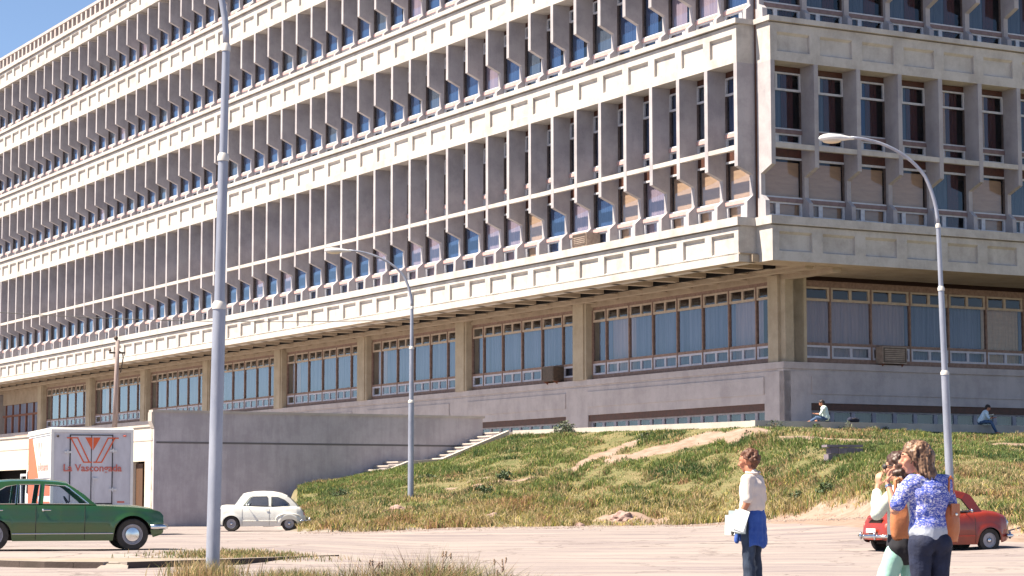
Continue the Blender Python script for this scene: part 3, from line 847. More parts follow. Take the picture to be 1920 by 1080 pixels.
# ------------------------------------------------------------------ street lamps
GALV = mat('galvanised_steel', (.34,.36,.43), .5, (.22,.24,.31), 3, metal=.35, stretch=(1,1,.25), bump=.15, bscale=12)
GALV_W = mat('pale_painted_lamp_housing', (.62,.62,.62), .4, (.5,.5,.52), 5)
LENS = mat('milky_lamp_lens', (.55,.47,.36), .25)
COLLAR = mat('weathered_collar', (.52,.50,.48), .5)
def make_lamp():
    r_ = empty('street_lamp')
    mb = MB()
    mb.tube([(0,0,-.6),(0,0,4.0)], [.102,.096], 20); mb.tube([(0,0,4.0),(0,0,6.2)], [.078,.073], 18)
    mb.tube([(0,0,6.2),(0,0,7.85)], [.060,.057], 16)
    mb.build('pole', GALV, r_, auto=40)
    for z, ra in ((4.0,.108),(6.2,.086),(7.85,.068)):
        c_ = MB(); c_.tube([(0,0,z-.05),(0,0,z+.02),(0,0,z+.07)], [ra,ra,ra*.72], 18); c_.build('collar', COLLAR, r_, auto=40)
    pts = [(0,0,7.85)]; n = 18
    for i in range(1, n+1):
        t = i/n; a = t*R(86)
        pts.append((-2.15*(1-math.cos(a))/(1-math.cos(R(86))), 0, 7.85+.35*min(1, t*3)+2.0*math.sin(a)/math.sin(R(86))-.35*(1-min(1, t*3))*0))
    mb = MB(); mb.tube(pts, [.05-.012*i/n for i in range(n+1)], 12); mb.build('curved_arm', GALV, r_, smooth=True)
    x0, z0 = pts[-1][0], pts[-1][2]
    hd = MB()
    secs = [(0.08,.045,.05,.045),(-.05,.055,.06,.05),(-.16,.085,.09,.07),(-.28,.12,.12,.08),(-.42,.15,.14,.085),(-.58,.155,.15,.085),(-.70,.125,.13,.08),(-.79,.07,.08,.06),(-.83,.02,.02,.02)]
    b = 0; nn = 14
    for (dx, wy, hu, hl) in secs:
        for j in range(nn):
            a = 2*PI*j/nn; s_ = math.sin(a)
            hd.v.append((x0+dx, wy*math.cos(a), z0-.02+(hu if s_ > 0 else hl)*s_*.85))
    for i in range(len(secs)-1):
        for j in range(nn):
            hd.f.append([i*nn+j, i*nn+(j+1) % nn, (i+1)*nn+(j+1) % nn, (i+1)*nn+j]); hd.m.append(0)
    hd.f.append(list(range(nn))); hd.m.append(0); hd.f.append([(len(secs)-1)*nn+j for j in range(nn)][::-1]); hd.m.append(0)
    h_ = hd.build('lamp_head', GALV_W, r_, smooth=True)
    l_ = MB(); l_.ball((x0-.5, 0, z0-.085), (.25,.12,.075), 16); l_.build('lens', LENS, h_, smooth=True)
    return r_
lamp = make_lamp()
def gz(x, y): return float(ground_z(np.array([x]), np.array([y]))[0])
LG = 'curved-arm street lamps'
lamp.location = (-4.36, 32.6, 0.02); lamp.rotation_euler = (0, R(.85), 0)
tag(lamp, 'nearest street lamp, thick stepped pole at left running out of the top of the picture', 'street lamp', LG)
l2 = dup_tree(lamp, loc=(-3.87, 85.15, 1.22), label='street lamp standing halfway up the grass slope in front of the concrete steps')
l2.rotation_euler = (0, R(.2), R(4)); l2.scale = (1.13, 1, .935)
l3 = dup_tree(lamp, loc=(11.58, 59.0, .45), label='street lamp at right whose curved arm crosses the shaded facade, behind the small red car')
l3.rotation_euler = (0, R(-1.5), R(8)); l3.scale = (1.07, 1, 1.02)

# utility pole on the service roof, and the thin cable
WOODP = mat('weathered_grey_pole', (.34,.27,.26), .85, (.22,.17,.16), 4, stretch=(4,4,.4))
up = empty('utility_pole', (-18.1, 101.5, 4.28), R(10), 'thin weathered utility pole with a bent bracket standing behind the white truck', 'utility pole')
mb = MB(); mb.tube([(0,0,0),(0.05,0,2.6),(.08,0,4.25)], [.12,.105,.09], 10); mb.build('pole', WOODP, up, smooth=True)
mb = MB(); mb.tube([(.1,0,3.75),(.3,0,3.65),(.34,0,3.45),(.26,0,2.9),(.22,0,2.75)], .03, 6); mb.box(-.3,.42,-.04,.04,3.62,3.70); mb.build('bracket', DARK_METAL, up)
mb = MB(); mb.ball((-.26,0,3.77), .07, 8); mb.ball((.0,0,4.33), .1, 8); mb.build('insulator', DARK_METAL, up, smooth=True)
cb = MB(); pts = []
for i in range(60):
    t = i/59; x = -32+28.0*t; y = 96-8.5*t; z = 10.35*(1-t)+8.30*t - 1.0*4*t*(1-t)*.55
    pts.append((x, y, z))
cb.tube(pts, .016, 5)
tag(cb.build('overhead_cable', mat('dark_cable', (.05,.05,.05), .7), smooth=True), 'thin dark cable sagging in front of the facade towards the slope lamp', 'cable')

# ------------------------------------------------------------------ writing
def text_mesh(body, size, depth=.004):
    cu = bpy.data.curves.new('txt', 'FONT'); cu.body = body; cu.size = size; cu.extrude = depth; cu.resolution_u = 3
    cu.align_x = 'CENTER'; cu.offset = size*.018
    o = bpy.data.objects.new('txt', cu); COL.objects.link(o)
    dg = bpy.context.evaluated_depsgraph_get(); dg.update()
    me_ = bpy.data.meshes.new_from_object(o.evaluated_get(dg)); bpy.data.objects.remove(o); bpy.data.curves.remove(cu)
    return me_
ORANGE = mat('orange_red_paint', (.62,.10,.025), .45)
ORANGE2 = mat('faded_red_paint', (.50,.12,.09), .5)
PINKP = mat('sun_faded_red_paint', (.66,.30,.27), .5)

# ------------------------------------------------------------------ delivery truck (x right along the rear face, y forward, z up)
TRW, TRL, TRB, TRH = 2.42, 5.0, .85, 3.22
tk = empty('delivery_truck', (-13.82, 67.0, .15), R(20), 'white box truck with an orange-red chevron emblem and lettering on its grey rear doors', 'truck')
TW = mat('white_truck_paint', (.72,.71,.68), .45, (.62,.61,.58), 2)
TG = mat('grey_white_rear_panel', (.56,.555,.60), .5, (.42,.41,.45), 1.9, stretch=(1,1,.35))
mb = MB(); mb.box(0, TRW, 0.02, TRL, TRB, TRH-.10)
bx = mb.build('cargo_box', TW, tk)
mb = MB(); mb.prism([(-.03,TRH-.12),(-.03,TRH-.03),(.12,TRH+.02),(TRL-.1,TRH+.02),(TRL+.04,TRH-.05),(TRL+.04,TRH-.12)], -.03, TRW+.03, 'x')
mb.box(-.03, .06, -.03, .05, TRB-.02, TRH-.12); mb.box(TRW-.05, TRW+.03, -.03, .05, TRB-.02, TRH-.12); mb.box(.06, TRW-.05, -.03, .05, TRB-.02, TRB+.08)
mb.build('roof_trim', TW, tk)
mb = MB(); mb.box(.06, TRW-.05, -.0, .019, TRB+.08, TRH-.12); rp_ = mb.build('rear_panel', TG, tk)
D0, D1, DZ1 = .56, 1.80, TRH-.22
mb = MB()
for (a, c, zb_) in ((D0, (D0+D1)/2-.012, 1.05), ((D0+D1)/2+.012, D1, .98)):
    mb.box(a, c, -.022, -.001, zb_, DZ1)
dr = mb.build('rear_door', TG, tk)
mb = MB(); SEAL = mat('black_door_seal', (.03,.028,.03), .7)
for (a, c, b_, d_) in ((D0-.03, D1+.03, DZ1, DZ1+.03), (D0-.03, D0, 1.0, DZ1), (D1, D1+.03, .95, DZ1), ((D0+D1)/2-.012, (D0+D1)/2+.012, .98, DZ1), ((D0+D1)/2, D1+.03, .93, .97)):
    mb.box(a, c, -.03, -.0, b_, d_)
mb.build('seal', SEAL, tk)
for x, z in ((D1+.06, 2.55), (D1+.06, 1.38), (D0-.06, 2.5), (D0-.06, 1.45)):
    mb = MB(); mb.box(x-.13, x+.09, -.045, -.01, z-.03, z+.03); mb.tube([(x-.03,-.05,z-.06),(x-.03,-.05,z+.06)], .022, 8); mb.build('hinge', GALV_W, tk)
mb = MB(); mb.tube([((D0+D1)/2+.06,-.05,1.0),((D0+D1)/2+.06,-.05,1.75)], .015, 6); mb.box((D0+D1)/2+.04, (D0+D1)/2+.2, -.07, -.03, 1.68, 1.73); mb.build('lock_bar', GALV_W, tk)
# emblem: chevrons meeting at the centre with a solid triangle
mb = MB(); cx = 1.22; y0_, y1_ = -.032, -.023; zt_ = 2.93; zb2 = 2.20
def bar(p, q, w_):
    p = Vector(p); q = Vector(q); d = (q-p).normalized(); n = Vector((-d.y, d.x))*w_/2
    mb.add([((p+n).x,y0_,(p+n).y),((p-n).x,y0_,(p-n).y),((q-n).x,y0_,(q-n).y),((q+n).x,y0_,(q+n).y),((p+n).x,y1_,(p+n).y),((p-n).x,y1_,(p-n).y),((q-n).x,y1_,(q-n).y),((q+n).x,y1_,(q+n).y)],
           [(0,1,2,3),(4,7,6,5),(0,4,5,1),(1,5,6,2),(2,6,7,3),(3,7,4,0)])
for s_ in (-1, 1):
    bar((cx+s_*.78, zt_), (cx+s_*.44, zt_), .035)
    bar((cx+s_*.66, zt_), (cx+s_*.27, zb2), .038)
    bar((cx+s_*.46, zt_), (cx+s_*.10, zb2), .038)
    bar((cx+s_*.28, zb2), (cx+s_*.02, zb2), .038)
    mb.prism([(cx+s_*.015, zt_+.015), (cx+s_*.23, zt_+.015), (cx+s_*.015, 2.56)], y0_, y1_, 'y')
mb.build('emblem', ORANGE, tk)
tm = text_mesh('La Vascongada', .30)
o = link_mesh('lettering', tm, ORANGE2, tk, (cx, -.030, 1.93)); o.rotation_euler = (PI/2, 0, 0)
mb = MB(); mb.box(1.98, 2.2, -.01, -.002, .98, 1.03); mb.ball((2.18,-.03,3.0), (.06,.03,.03), 8); mb.build('marker_lamp', ORANGE2, tk)
mb = MB(); mb.ball((.17,-.03,2.98), (.04,.03,.04), 8); mb.build('marker_lamp', DARK_METAL, tk)
# left side livery (side plane x=0): orange wedge and stripe, white field, small lettering
mb = MB(); xs0, xs1 = -.012, -.001
mb.prism([(TRL-.05,TRH-.2),(TRL-.05,TRB+.1),(2.8,TRB+.1),(2.7,1.75),(4.15,TRH-.2)], xs0, xs1, 'x')
mb.prism([(.12,1.66),(.12,1.20),(3.9,1.20),(3.9,1.66)], xs0-.001, xs1, 'x'); mb.prism([(.12,1.02),(.12,.94),(3.7,.94),(3.7,1.02)], xs0, xs1, 'x')
mb.build('side_livery', ORANGE, tk)
mb = MB(); mb.box(-.018, -.001, .1, 3.4, 1.72, 1.745); mb.box(-.018, -.001, .1, 4.9, 3.02, 3.035); mb.build('side_moulding', GALV, tk)
tm = text_mesh('La Vascongada', .36)
o = link_mesh('lettering', tm, PINKP, tk, (-.014, 1.75, 1.98)); o.rotation_euler = (PI/2, 0, -PI/2)
mb = MB(); mb.prism([(2.9,2.85),(2.5,2.85),(2.7,2.45)], -.012, -.001, 'x'); mb.prism([(3.35,2.85),(3.2,2.85),(3.0,2.4),(3.1,2.4)], -.012, -.001, 'x'); mb.prism([(2.05,2.85),(2.2,2.85),(2.4,2.4),(2.3,2.4)], -.012, -.001, 'x')
mb.build('side_emblem', PINKP, tk)
# chassis, wheels, cab
mb = MB(); mb.box(.7, 1.72, .1, TRL+1.4, .55, .84); mb.box(.1, TRW-.1, -.05, .05, .48, .62); mb.build('chassis', DARK_METAL, tk)
TYRE = mat('tyre_rubber', (.022,.02,.02), .85, (.045,.04,.036), 9)
RIMG = mat('painted_steel_rim', (.36,.35,.38), .45, (.25,.24,.27), 8)
CHROME = mat('chrome', (.62,.64,.68), .18, metal=1)
def wheel(parent, x, y, z, rad, width, side, rim_r, hub=None, axis='y', rimmat=None, name='wheel'):
    """wheel with its axle along `axis`; side = +1/-1 outward direction"""
    r_ = empty(name, (x, y, z)); r_.parent = parent
    def P(a, r, t): return (r*math.cos(a), t*side, r*math.sin(a)) if axis == 'y' else (t*side, r*math.cos(a), r*math.sin(a))
    def ring(profile, nm, mt):
        mb = MB(); n = 28
        for i in range(n):
            a = 2*PI*i/n
            for (r, t) in profile: mb.v.append(P(a, r, t))
        k_ = len(profile)
        for i in range(n):
            for j in range(k_-1):
                mb.f.append([i*k_+j, ((i+1) % n)*k_+j, ((i+1) % n)*k_+j+1, i*k_+j+1]); mb.m.append(0)
        return mb.build(nm, mt, r_, auto=35)
    w2 = width/2
    ring([(rim_r,-w2*.9),(rad*.93,-w2),(rad,-w2*.8),(rad,w2*.8),(rad*.95,w2),(rad*.8,w2*1.04),(rim_r,w2*.9)], 'tyre', TYRE)
    ring([(rim_r,w2*.9),(rim_r*.94,w2*.95),(rim_r*.9,w2*.6),(rim_r*.6,w2*.45),(rim_r*.42,w2*.62),(rim_r*.4,w2*.3),(0.0,w2*.3)], 'rim', rimmat or RIMG)
    ring([(rim_r,-w2*.5),(0.0,-w2*.5)], 'rim_back', DARK_METAL)
    if hub: ring([(hub,w2*.62),(hub*.9,w2*.85),(hub*.35,w2*.98),(0,w2*1.0)], 'hubcap', CHROME)
    return r_
for x, s_ in ((.2, -1), (TRW-.2, 1)):
    wheel(tk, x, 1.3, .42, .42, .26, s_, .26, axis='x'); wheel(tk, x, TRL+.8, .42, .42, .24, s_, .26, axis='x')
mb = MB(); mb.prism([(TRL+.1,.5),(TRL+1.75,.5),(TRL+1.8,1.25),(TRL+1.45,2.2),(TRL+.1,2.25)], .15, TRW-.15, 'x'); mb.build('cab', TW, tk)
mb = MB(); mb.prism([(TRL+.35,1.3),(TRL+1.4,1.3),(TRL+1.2,2.0),(TRL+.35,2.05)], .13, TRW-.13, 'x'); mb.build('cab_window', DARK, tk)

# ------------------------------------------------------------------ cars: x forward, y to the left, z up
def interp(tab, x):
    return float(np.interp(x, [t[0] for t in tab], [t[1] for t in tab]))
def car(name, label, loc, heading, paint, P, extra):
    r_ = empty(name, loc, heading, label, 'car')
    x0, x1 = P['x0'], P['x1']; NX = 120
    xs_ = np.linspace(x0, x1, NX)
    def zlow(x):
        z = interp(P['bot'], x)
        for (wx, rad_, wz, sy) in P['arch']:
            d = abs(x-wx)
            if d < rad_: z = max(z, wz + sy*math.sqrt(max(0, rad_**2-d*d)))
        return z
    def hw(x): return interp(P['hw'], x)
    def side_y(x, z):
        zt = interp(P['top'], x); zb_ = interp(P['bot'], x); t = (z-zb_)/max(zt-zb_, .01)
        bul = interp(P['bulge'], t)
        y = hw(x)*bul
        for (fx, fr, fa) in P.get('flare', []):
            d = math.hypot(x-fx, (z-P['wz'])*1.1)
            y += fa*math.exp(-((d-fr)/.07)**2)
        return y
    mb = MB(); NZ = 12; NT = 10; ring_n = 2*(NZ+1)+NT-1
    for x in xs_:
        zb_ = zlow(x); zt = interp(P['top'], x)
        left = []
        for j in range(NZ+1):
            z = zb_+(zt-zb_)*(j/NZ)
            left.append((x, side_y(x, z), z))
        ye = left[-1][1]; top = []
        cr = interp(P['crown'], x)
        for j in range(1, NT):
            t = j/NT; yy = ye*(1-2*t)
            top.append((x, yy, zt + cr*(1-(1-2*t)**2)**.6))
        mb.v += left + top + [(p[0], -p[1], p[2]) for p in left[::-1]]
    for i in range(NX-1):
        for j in range(ring_n-1+1):
            if j == ring_n-1+0: continue
            a = i*ring_n+j; mb.f.append([a, a+1, a+ring_n+1, a+ring_n]); mb.m.append(0)
    mb.f.append(list(range(ring_n))); mb.m.append(0); mb.f.append([(NX-1)*ring_n+j for j in range(ring_n)][::-1]); mb.m.append(0)
    body = mb.build('body', paint, r_, auto=50)
    # dark wheel housings and floor
    mb = MB(); yi = min(hw(P['arch'][0][0]), hw(P['arch'][1][0]))-.10
    mb.box(x0+.35, x1-.35, -yi+.12, yi-.12, P['floor'], P['floor']+.12)
    for (wx, rad_, wz, sy) in P['arch']:
        n = 14; pl_ = [(wx+(rad_+.03)*math.cos(PI*i/n), wz+max(sy,1)*(rad_+.03)*math.sin(PI*i/n)) for i in range(n+1)]
        for s_ in (-1, 1):
            ys = [s_*(yi+.02), s_*(yi-.32)]
            b = len(mb.v)
            for y in ys: mb.v += [(p[0], y, min(p[1], interp(P['top'], wx)-.03)) for p in pl_]
            for i in range(n): mb.f.append([b+i, b+i+1, b+n+1+i+1, b+n+1+i]); mb.m.append(0)
            mb.f.append([b+n+1+i for i in range(n+1)]); mb.m.append(0)
    mb.build('underbody', mat_under, r_)
    # greenhouse
    G = P['green']; out = G['outline']; nb = len(out); ia, ib = G['roof']      # outline from windscreen foot over the roof to the rear foot
    zb_, zr = G['belt'], G['ztop']
    def gy(x, z):
        t = (z-zb_)/(zr-zb_); return G['yb'] + (G['yt']-G['yb'])*max(0, min(1.1, t))**1.15 - G.get('taper', .0)*max(0, abs(x-G['xc'])-G['hl'])
    for s_ in (1, -1):
        bm = bmesh.new()
        def loop(pts):
            v_ = [bm.verts.new((p[0], 0, p[1])) for p in pts]
            return [bm.edges.new((v_[i], v_[(i+1) % len(v_)])) for i in range(len(v_))]
        es = loop(out)
        for w_ in G['windows']: es += loop(w_)
        bmesh.ops.triangle_fill(bm, use_beauty=True, edges=es)
        # drop the faces filling the window holes
        def inside(p, poly):
            c_ = False; j = len(poly)-1
            for i in range(len(poly)):
                if (poly[i][1] > p[1]) != (poly[j][1] > p[1]) and p[0] < (poly[j][0]-poly[i][0])*(p[1]-poly[i][1])/(poly[j][1]-poly[i][1])+poly[i][0]: c_ = not c_
                j = i
            return c_
        kill = [f for f in bm.faces if any(inside((f.calc_center_median().x, f.calc_center_median().z), w_) for w_ in G['windows'])]
        bmesh.ops.delete(bm, geom=kill, context='FACES_ONLY')
        ext = bmesh.ops.extrude_face_region(bm, geom=list(bm.faces))
        nv = [g for g in ext['geom'] if isinstance(g, bmesh.types.BMVert)]; nvs = set(nv)
        for v in bm.verts: v.co.y = s_*(gy(v.co.x, v.co.z) - (.035 if v in nvs else 0))
        bmesh.ops.recalc_face_normals(bm, faces=bm.faces)
        me_ = bpy.data.meshes.new('window_frame'); bm.to_mesh(me_); bm.free()
        link_mesh('window_frame', me_, paint, r_)
        for w_ in G['windows']:
            g_ = MB(); g_.add([(p[0], s_*(gy(p[0], p[1])-.018), p[1]) for p in w_], [list(range(len(w_)))]); g_.build('side_window', GLASS_CAR, r_)
            t_ = MB(); q_ = [(p[0], s_*(gy(p[0], p[1])+.004), p[1]) for p in w_]; t_.tube(q_+[q_[0]], .009, 5); t_.build('window_trim', P['trim'], r_)
    def strip(i0, i1, nm, mt, inset=0.0, crown=.0, margin=0.0, thick=.02):
        mb = MB(); n = 10; pts = out[i0:i1+1]
        for (x, z) in pts:
            y = gy(x, z)-inset
            for j in range(n+1):
                t = j/n; yy = y*(1-2*t); c_ = crown*(1-(1-2*t)**4)
                mb.v.append((x + (c_*.8 if nm == 'windscreen' else (-c_*.8 if nm == 'rear_window' else 0)), yy, z + (c_ if nm == 'roof' else c_*.3)))
        k_ = n+1
        for i in range(len(pts)-1):
            for j in range(n): mb.f.append([i*k_+j, i*k_+j+1, (i+1)*k_+j+1, (i+1)*k_+j]); mb.m.append(0)
        return mb.build(nm, mt, r_, smooth=True)
    strip(ia, ib, 'roof', paint, 0, .045)
    strip(0, ia, 'windscreen', GLASS_CAR, .03, .04)
    strip(ib, nb-1, 'rear_window', GLASS_CAR if G.get('rear_glass', True) else paint, .03, .04)
    if G.get('rear_cowl'):
        mb = MB(); a, b_ = G['rear_cowl']
    for (wx, wy, wz, rad_, s_) in P['wheels']:
        wheel(r_, wx, wy*s_, wz, rad_, P['tw'], s_, P['rim'], P['hub'], rimmat=P.get('rimmat'))
    extra(r_, body, paint, gy, side_y, hw)
    return r_
mat_under = mat('dark_underbody', (.015,.013,.012), .9)
SEAT = mat('dark_seat_vinyl', (.035,.03,.03), .6)
def seat(r_, x, y, z, w_=.5, h=.5):
    mb = MB(); mb.box(x-.25, x+.22, y-w_/2, y+w_/2, z, z+.14); mb.prism([(x-.36,z+.12),(x-.24,z+.12),(x-.34,z+h),(x-.44,z+h)], y-w_/2, y+w_/2, 'y'); mb.build('seat', SEAT, r_)
def steering(r_, x, y, z, rad_=.19):
    mb = MB(); pts = [(x-.10*math.sin(2*PI*i/20), y+rad_*math.cos(2*PI*i/20), z+rad_*.9*math.sin(2*PI*i/20)) for i in range(21)]; mb.tube(pts, .014, 6, cap=False); mb.tube([(x,y,z),(x+.3,y,z-.15)], .02, 6); mb.build('steering_wheel', SEAT, r_)

# -- green saloon
GREEN = mat('dark_green_paint', (.014,.085,.024), .32, (.03,.075,.018), 2.0, coat=.8)
P504 = dict(x0=-2.34, x1=2.00,
    top=[(-2.34,.74),(-2.2,.86),(-1.6,.90),(-.9,.90),(.6,.885),(.9,.875),(1.4,.85),(1.75,.815),(1.94,.755),(2.00,.68)],
    bot=[(-2.34,.36),(-2.0,.24),(-1.0,.19),(1.0,.19),(1.7,.23),(1.95,.30),(2.06,.42)],
    hw=[(-2.34,.66),(-2.2,.76),(-1.8,.82),(0,.845),(1.4,.83),(1.8,.79),(2.0,.72),(2.06,.66)],
    bulge=[(0,.93),(.15,.975),(.45,1.0),(.62,1.0),(.66,.985),(.9,.965),(1,.94)],
    crown=[(-2.34,.01),(-1.5,.03),(.6,.03),(1.5,.05),(2.0,.02),(2.06,0)],
    arch=[(1.37,.375,.31,1.0),(-1.37,.36,.31,.9)], wz=.31, flare=[(1.37,.40,.018)],
    floor=.2, trim=CHROME, tw=.18, rim=.205, hub=.15,
    wheels=[(1.37,.72,.31,.315,1),(1.37,.72,.31,.315,-1),(-1.37,.72,.31,.315,1),(-1.37,.72,.31,.315,-1)],
    green=dict(belt=.89, ztop=1.38, yb=.775, yt=.62, xc=-.4, hl=.9, taper=.10,
      outline=[(.66,.89),(.42,1.10),(.16,1.28),(.08,1.325),(-.1,1.355),(-.5,1.38),(-1.0,1.375),(-1.25,1.355),(-1.42,1.31),(-1.66,1.20),(-2.02,.93),(-2.05,.89)],
      roof=(3, 8),
      windows=[[(.50,.925),(.12,1.24),(.05,1.28),(-.36,1.31),(-.40,.925)],
               [(-.49,.925),(-.45,1.31),(-.86,1.31),(-.90,.925)],
               [(-.94,.925),(-.90,1.305),(-1.12,1.265),(-1.30,1.16),(-1.46,.99),(-1.46,.925)]]))
def extra504(r_, body, paint, gy, sy, hw):
    for s_ in (1, -1):
        mb = MB(); mb.tube([(x, s_*(sy(x,.335)+.008), .335) for x in np.linspace(-1.0,.98,8)], .012, 6); mb.build('chrome_strip', CHROME, r_)
        for x in (-.54, .42, -1.40):
            if x == -1.40: continue
            mb = MB(); mb.tube([(x, s_*(sy(x,z)+.001), z) for z in np.linspace(.22,.88,8)], .006, 4); mb.build('door_gap', mat_under, r_)
        for x in (-.30, -1.23):
            mb = MB(); mb.tube([(x-.09, s_*(sy(x,.8)+.035), .80),(x+.05, s_*(sy(x,.8)+.035), .80)], .013, 6); mb.ball((x-.1, s_*(sy(x,.8)+.02), .80), (.03,.03,.03), 8); mb.build('door_handle', CHROME, r_)
        mb = MB(); mb.prism([(1.92,.70),(2.01,.66),(2.01,.52),(1.92,.50)], s_*.42, s_*.66, 'y'); mb.build('headlight', mat_lens, r_)
        mb = MB(); mb.box(-2.37,-2.30, min(s_*.5,s_*.68), max(s_*.5,s_*.68), .55,.75); mb.build('tail_light', ORANGE2, r_)
        mb = MB(); mb.ball((.15, s_*.73, .86), (.05,.03,.035), 8); mb.build('door_button', CHROME, r_)
    for x, s_ in ((2.05, 1), (-2.42, -1)):
        mb = MB(); pts = [(x-s_*.33,.85,.46),(x-s_*.10,.82,.46),(x,.66,.46),(x+s_*.03,0,.46),(x,-.66,.46),(x-s_*.10,-.82,.46),(x-s_*.33,-.85,.46)]; mb.tube(pts, .055, 8, sx=1); mb.build('bumper', CHROME, r_, smooth=True)
    mb = MB(); mb.box(1.85,1.99,-.68,.68,.33,.42); mb.build('valance', paint, r_)
    mb = MB(); mb.box(1.98,2.01,-.4,.4,.50,.66); mb.build('grille', mat_under, r_)
    seat(r_, -.25,.38,.38,.52,.55); seat(r_, -.25,-.38,.38,.52,.55); seat(r_, -1.1,0,.4,1.3,.50); steering(r_, .22,.38,.90)
    mb = MB(); mb.box(.3,.62,-.7,.7,.6,.9); mb.build('dashboard', SEAT, r_)
    mb = MB(); mb.ball((.08, 0, 1.28), (.02,.1,.03), 8); mb.build('rear_view_mirror', SEAT, r_)
mat_lens = mat('headlight_glass', (.6,.62,.62), .1, metal=.6)
GH = R(17)
gx0, gy0 = -7.62, 44.9        # front wheel on the camera's side
car('green_saloon_car', 'dark green four-door saloon car parked at the left edge behind the kerb', (gx0-1.37*math.cos(GH)-.75*math.sin(GH), gy0-1.37*math.sin(GH)+.75*math.cos(GH), .195), GH, GREEN, P504, extra504)

# -- small rear-engined cars
def P600(wind=True):
    return dict(x0=-1.60, x1=1.665,
    top=[(-1.60,.50),(-1.55,.62),(-1.42,.80),(-1.25,.86),(-.4,.86),(.5,.87),(.95,.895),(1.2,.875),(1.45,.82),(1.60,.73),(1.665,.60)],
    bot=[(-1.6,.28),(-1.45,.22),(-.9,.17),(.9,.17),(1.4,.22),(1.6,.28),(1.665,.38)],
    hw=[(-1.60,.46),(-1.5,.58),(-1.3,.655),(-.9,.69),(0,.68),(.9,.68),(1.3,.65),(1.5,.58),(1.62,.46),(1.665,.36)],
    bulge=[(0,.93),(.2,.985),(.45,1.0),(.7,.985),(.9,.94),(.96,.90),(1,.86)],
    crown=[(-1.60,.01),(-1.3,.05),(-.4,.02),(.9,.03),(1.3,.07),(1.6,.04),(1.665,0)],
    arch=[(1.0,.305,.26,.95),(-1.03,.29,.24,.62)], wz=.26, flare=[(1.0,.33,.022),(-1.03,.34,.035)],
    floor=.18, trim=mat_under, tw=.135, rim=.165, hub=.045,
    wheels=[(1.0,.58,.262,.268,1),(1.0,.58,.262,.268,-1),(-1.03,.58,.262,.268,1),(-1.03,.58,.262,.268,-1)],
    green=dict(belt=.87, ztop=1.375, yb=.60, yt=.47, xc=-.2, hl=.6, taper=.16,
      outline=[(.92,.87),(.80,1.03),(.68,1.21),(.62,1.27),(.5,1.31),(.22,1.36),(-.1,1.375),(-.45,1.36),(-.72,1.31),(-.95,1.215),(-1.08,1.12),(-1.22,.98),(-1.33,.85),(-1.35,.83)],
      roof=(3, 9),
      windows=[[(.58,.895),(.36,1.17),(.28,1.205),(-.24,1.215),(-.27,1.17),(-.29,.90),(-.27,.885)],
               [(-.40,.875),(-.40,1.20),(-.62,1.19),(-.85,1.10),(-1.02,.96),(-1.03,.90),(-.98,.875)]]))
def extra600(louvre_dark):
    def f(r_, body, paint, gy, sy, hw):
        for s_ in (1, -1):
            for x in (-.33, .62):
                mb = MB(); mb.tube([(x, s_*(sy(x,z)+.001), z) for z in np.linspace(.2,.86,8)], .005, 4); mb.build('door_gap', mat_under, r_)
            mb = MB(); mb.tube([(-.30, s_*(sy(-.3,.75)+.03), .745),(-.2, s_*(sy(-.2,.75)+.03), .745)], .012, 6); mb.build('door_handle', CHROME, r_)
            mb = MB(); mb.tube([(.42,s_*.60,.85),(.45,s_*.74,.90)], .01, 6); mb.ball((.46,s_*.77,.915), (.03,.06,.05), 10); mb.build('wing_mirror', paint if louvre_dark else CHROME, r_)
            mb = MB(); mb.ball((1.50, s_*.47, .64), (.10,.095,.095), 14); mb.build('headlight', mat_lens, r_, smooth=True)
            mb = MB(); mb.ball((1.44, s_*.58, .50), (.035,.02,.03), 8); mb.build('indicator', ORANGE2, r_, smooth=True)
            mb = MB(); mb.ball((-1.52, s_*.47, .58), (.05,.05,.07), 10); mb.build('tail_light', ORANGE2, r_, smooth=True)
            mb = MB(); mb.tube([(x, s_*(sy(x,.40)+.012), .36) for x in np.linspace(-.62,.60,10)], .014, 6); mb.build('sill_moulding', paint, r_)
            mb = MB(); n = 12; mb.tube([(-1.03+.47*math.cos(PI*i/n), s_*(sy(-1.03+.47*math.cos(PI*i/n), .4)+.004), .32+.29*math.sin(PI*i/n)**.6) for i in range(n+1)], .022, 6); mb.build('wheel_arch_moulding', paint, r_, smooth=True)
        for x, s_ in ((1.72, 1), (-1.70, -1)):
            mb = MB(); pts = [(x-s_*.25,.64,.36),(x-s_*.08,.56,.36),(x,.35,.36),(x+s_*.01,0,.36),(x,-.35,.36),(x-s_*.08,-.56,.36),(x-s_*.25,-.64,.36)]; mb.tube(pts, .040, 8); mb.build('bumper', CHROME, r_, smooth=True)
            for yy in (-.3,.3):
                m2_ = MB(); m2_.tube([(x+s_*.03,yy,.29),(x+s_*.05,yy,.36),(x+s_*.03,yy,.45)], .028, 8); m2_.build('overrider', CHROME, r_, smooth=True)
        mb = MB()
        for q in range(6): mb.box(-1.545-.0, -1.50, -.28, .28, .60+q*.028, .612+q*.028)
        mb.build('engine_louvre', mat_under, r_)
        mb = MB(); mb.box(-1.66,-1.645,-.2,.2,.44,.53); mb.build('number_plate', TW, r_)
        mb = MB(); mb.tube([(1.60,-.25,.6),(1.675,0,.6),(1.60,.25,.6)], .012, 6); mb.tube([(1.62,-.18,.55),(1.68,0,.55),(1.62,.18,.55)], .010, 6); mb.build('nose_trim', CHROME, r_)
        seat(r_, -.05,.27,.34,.45,.55); seat(r_, -.05,-.27,.34,.45,.55); seat(r_, -.75,0,.38,.95,.45); steering(r_, .42,.28,.83,.17)
    return f
WHITEP = mat('cream_white_car_paint', (.68,.68,.64), .3, (.60,.60,.57), 3, coat=.5)
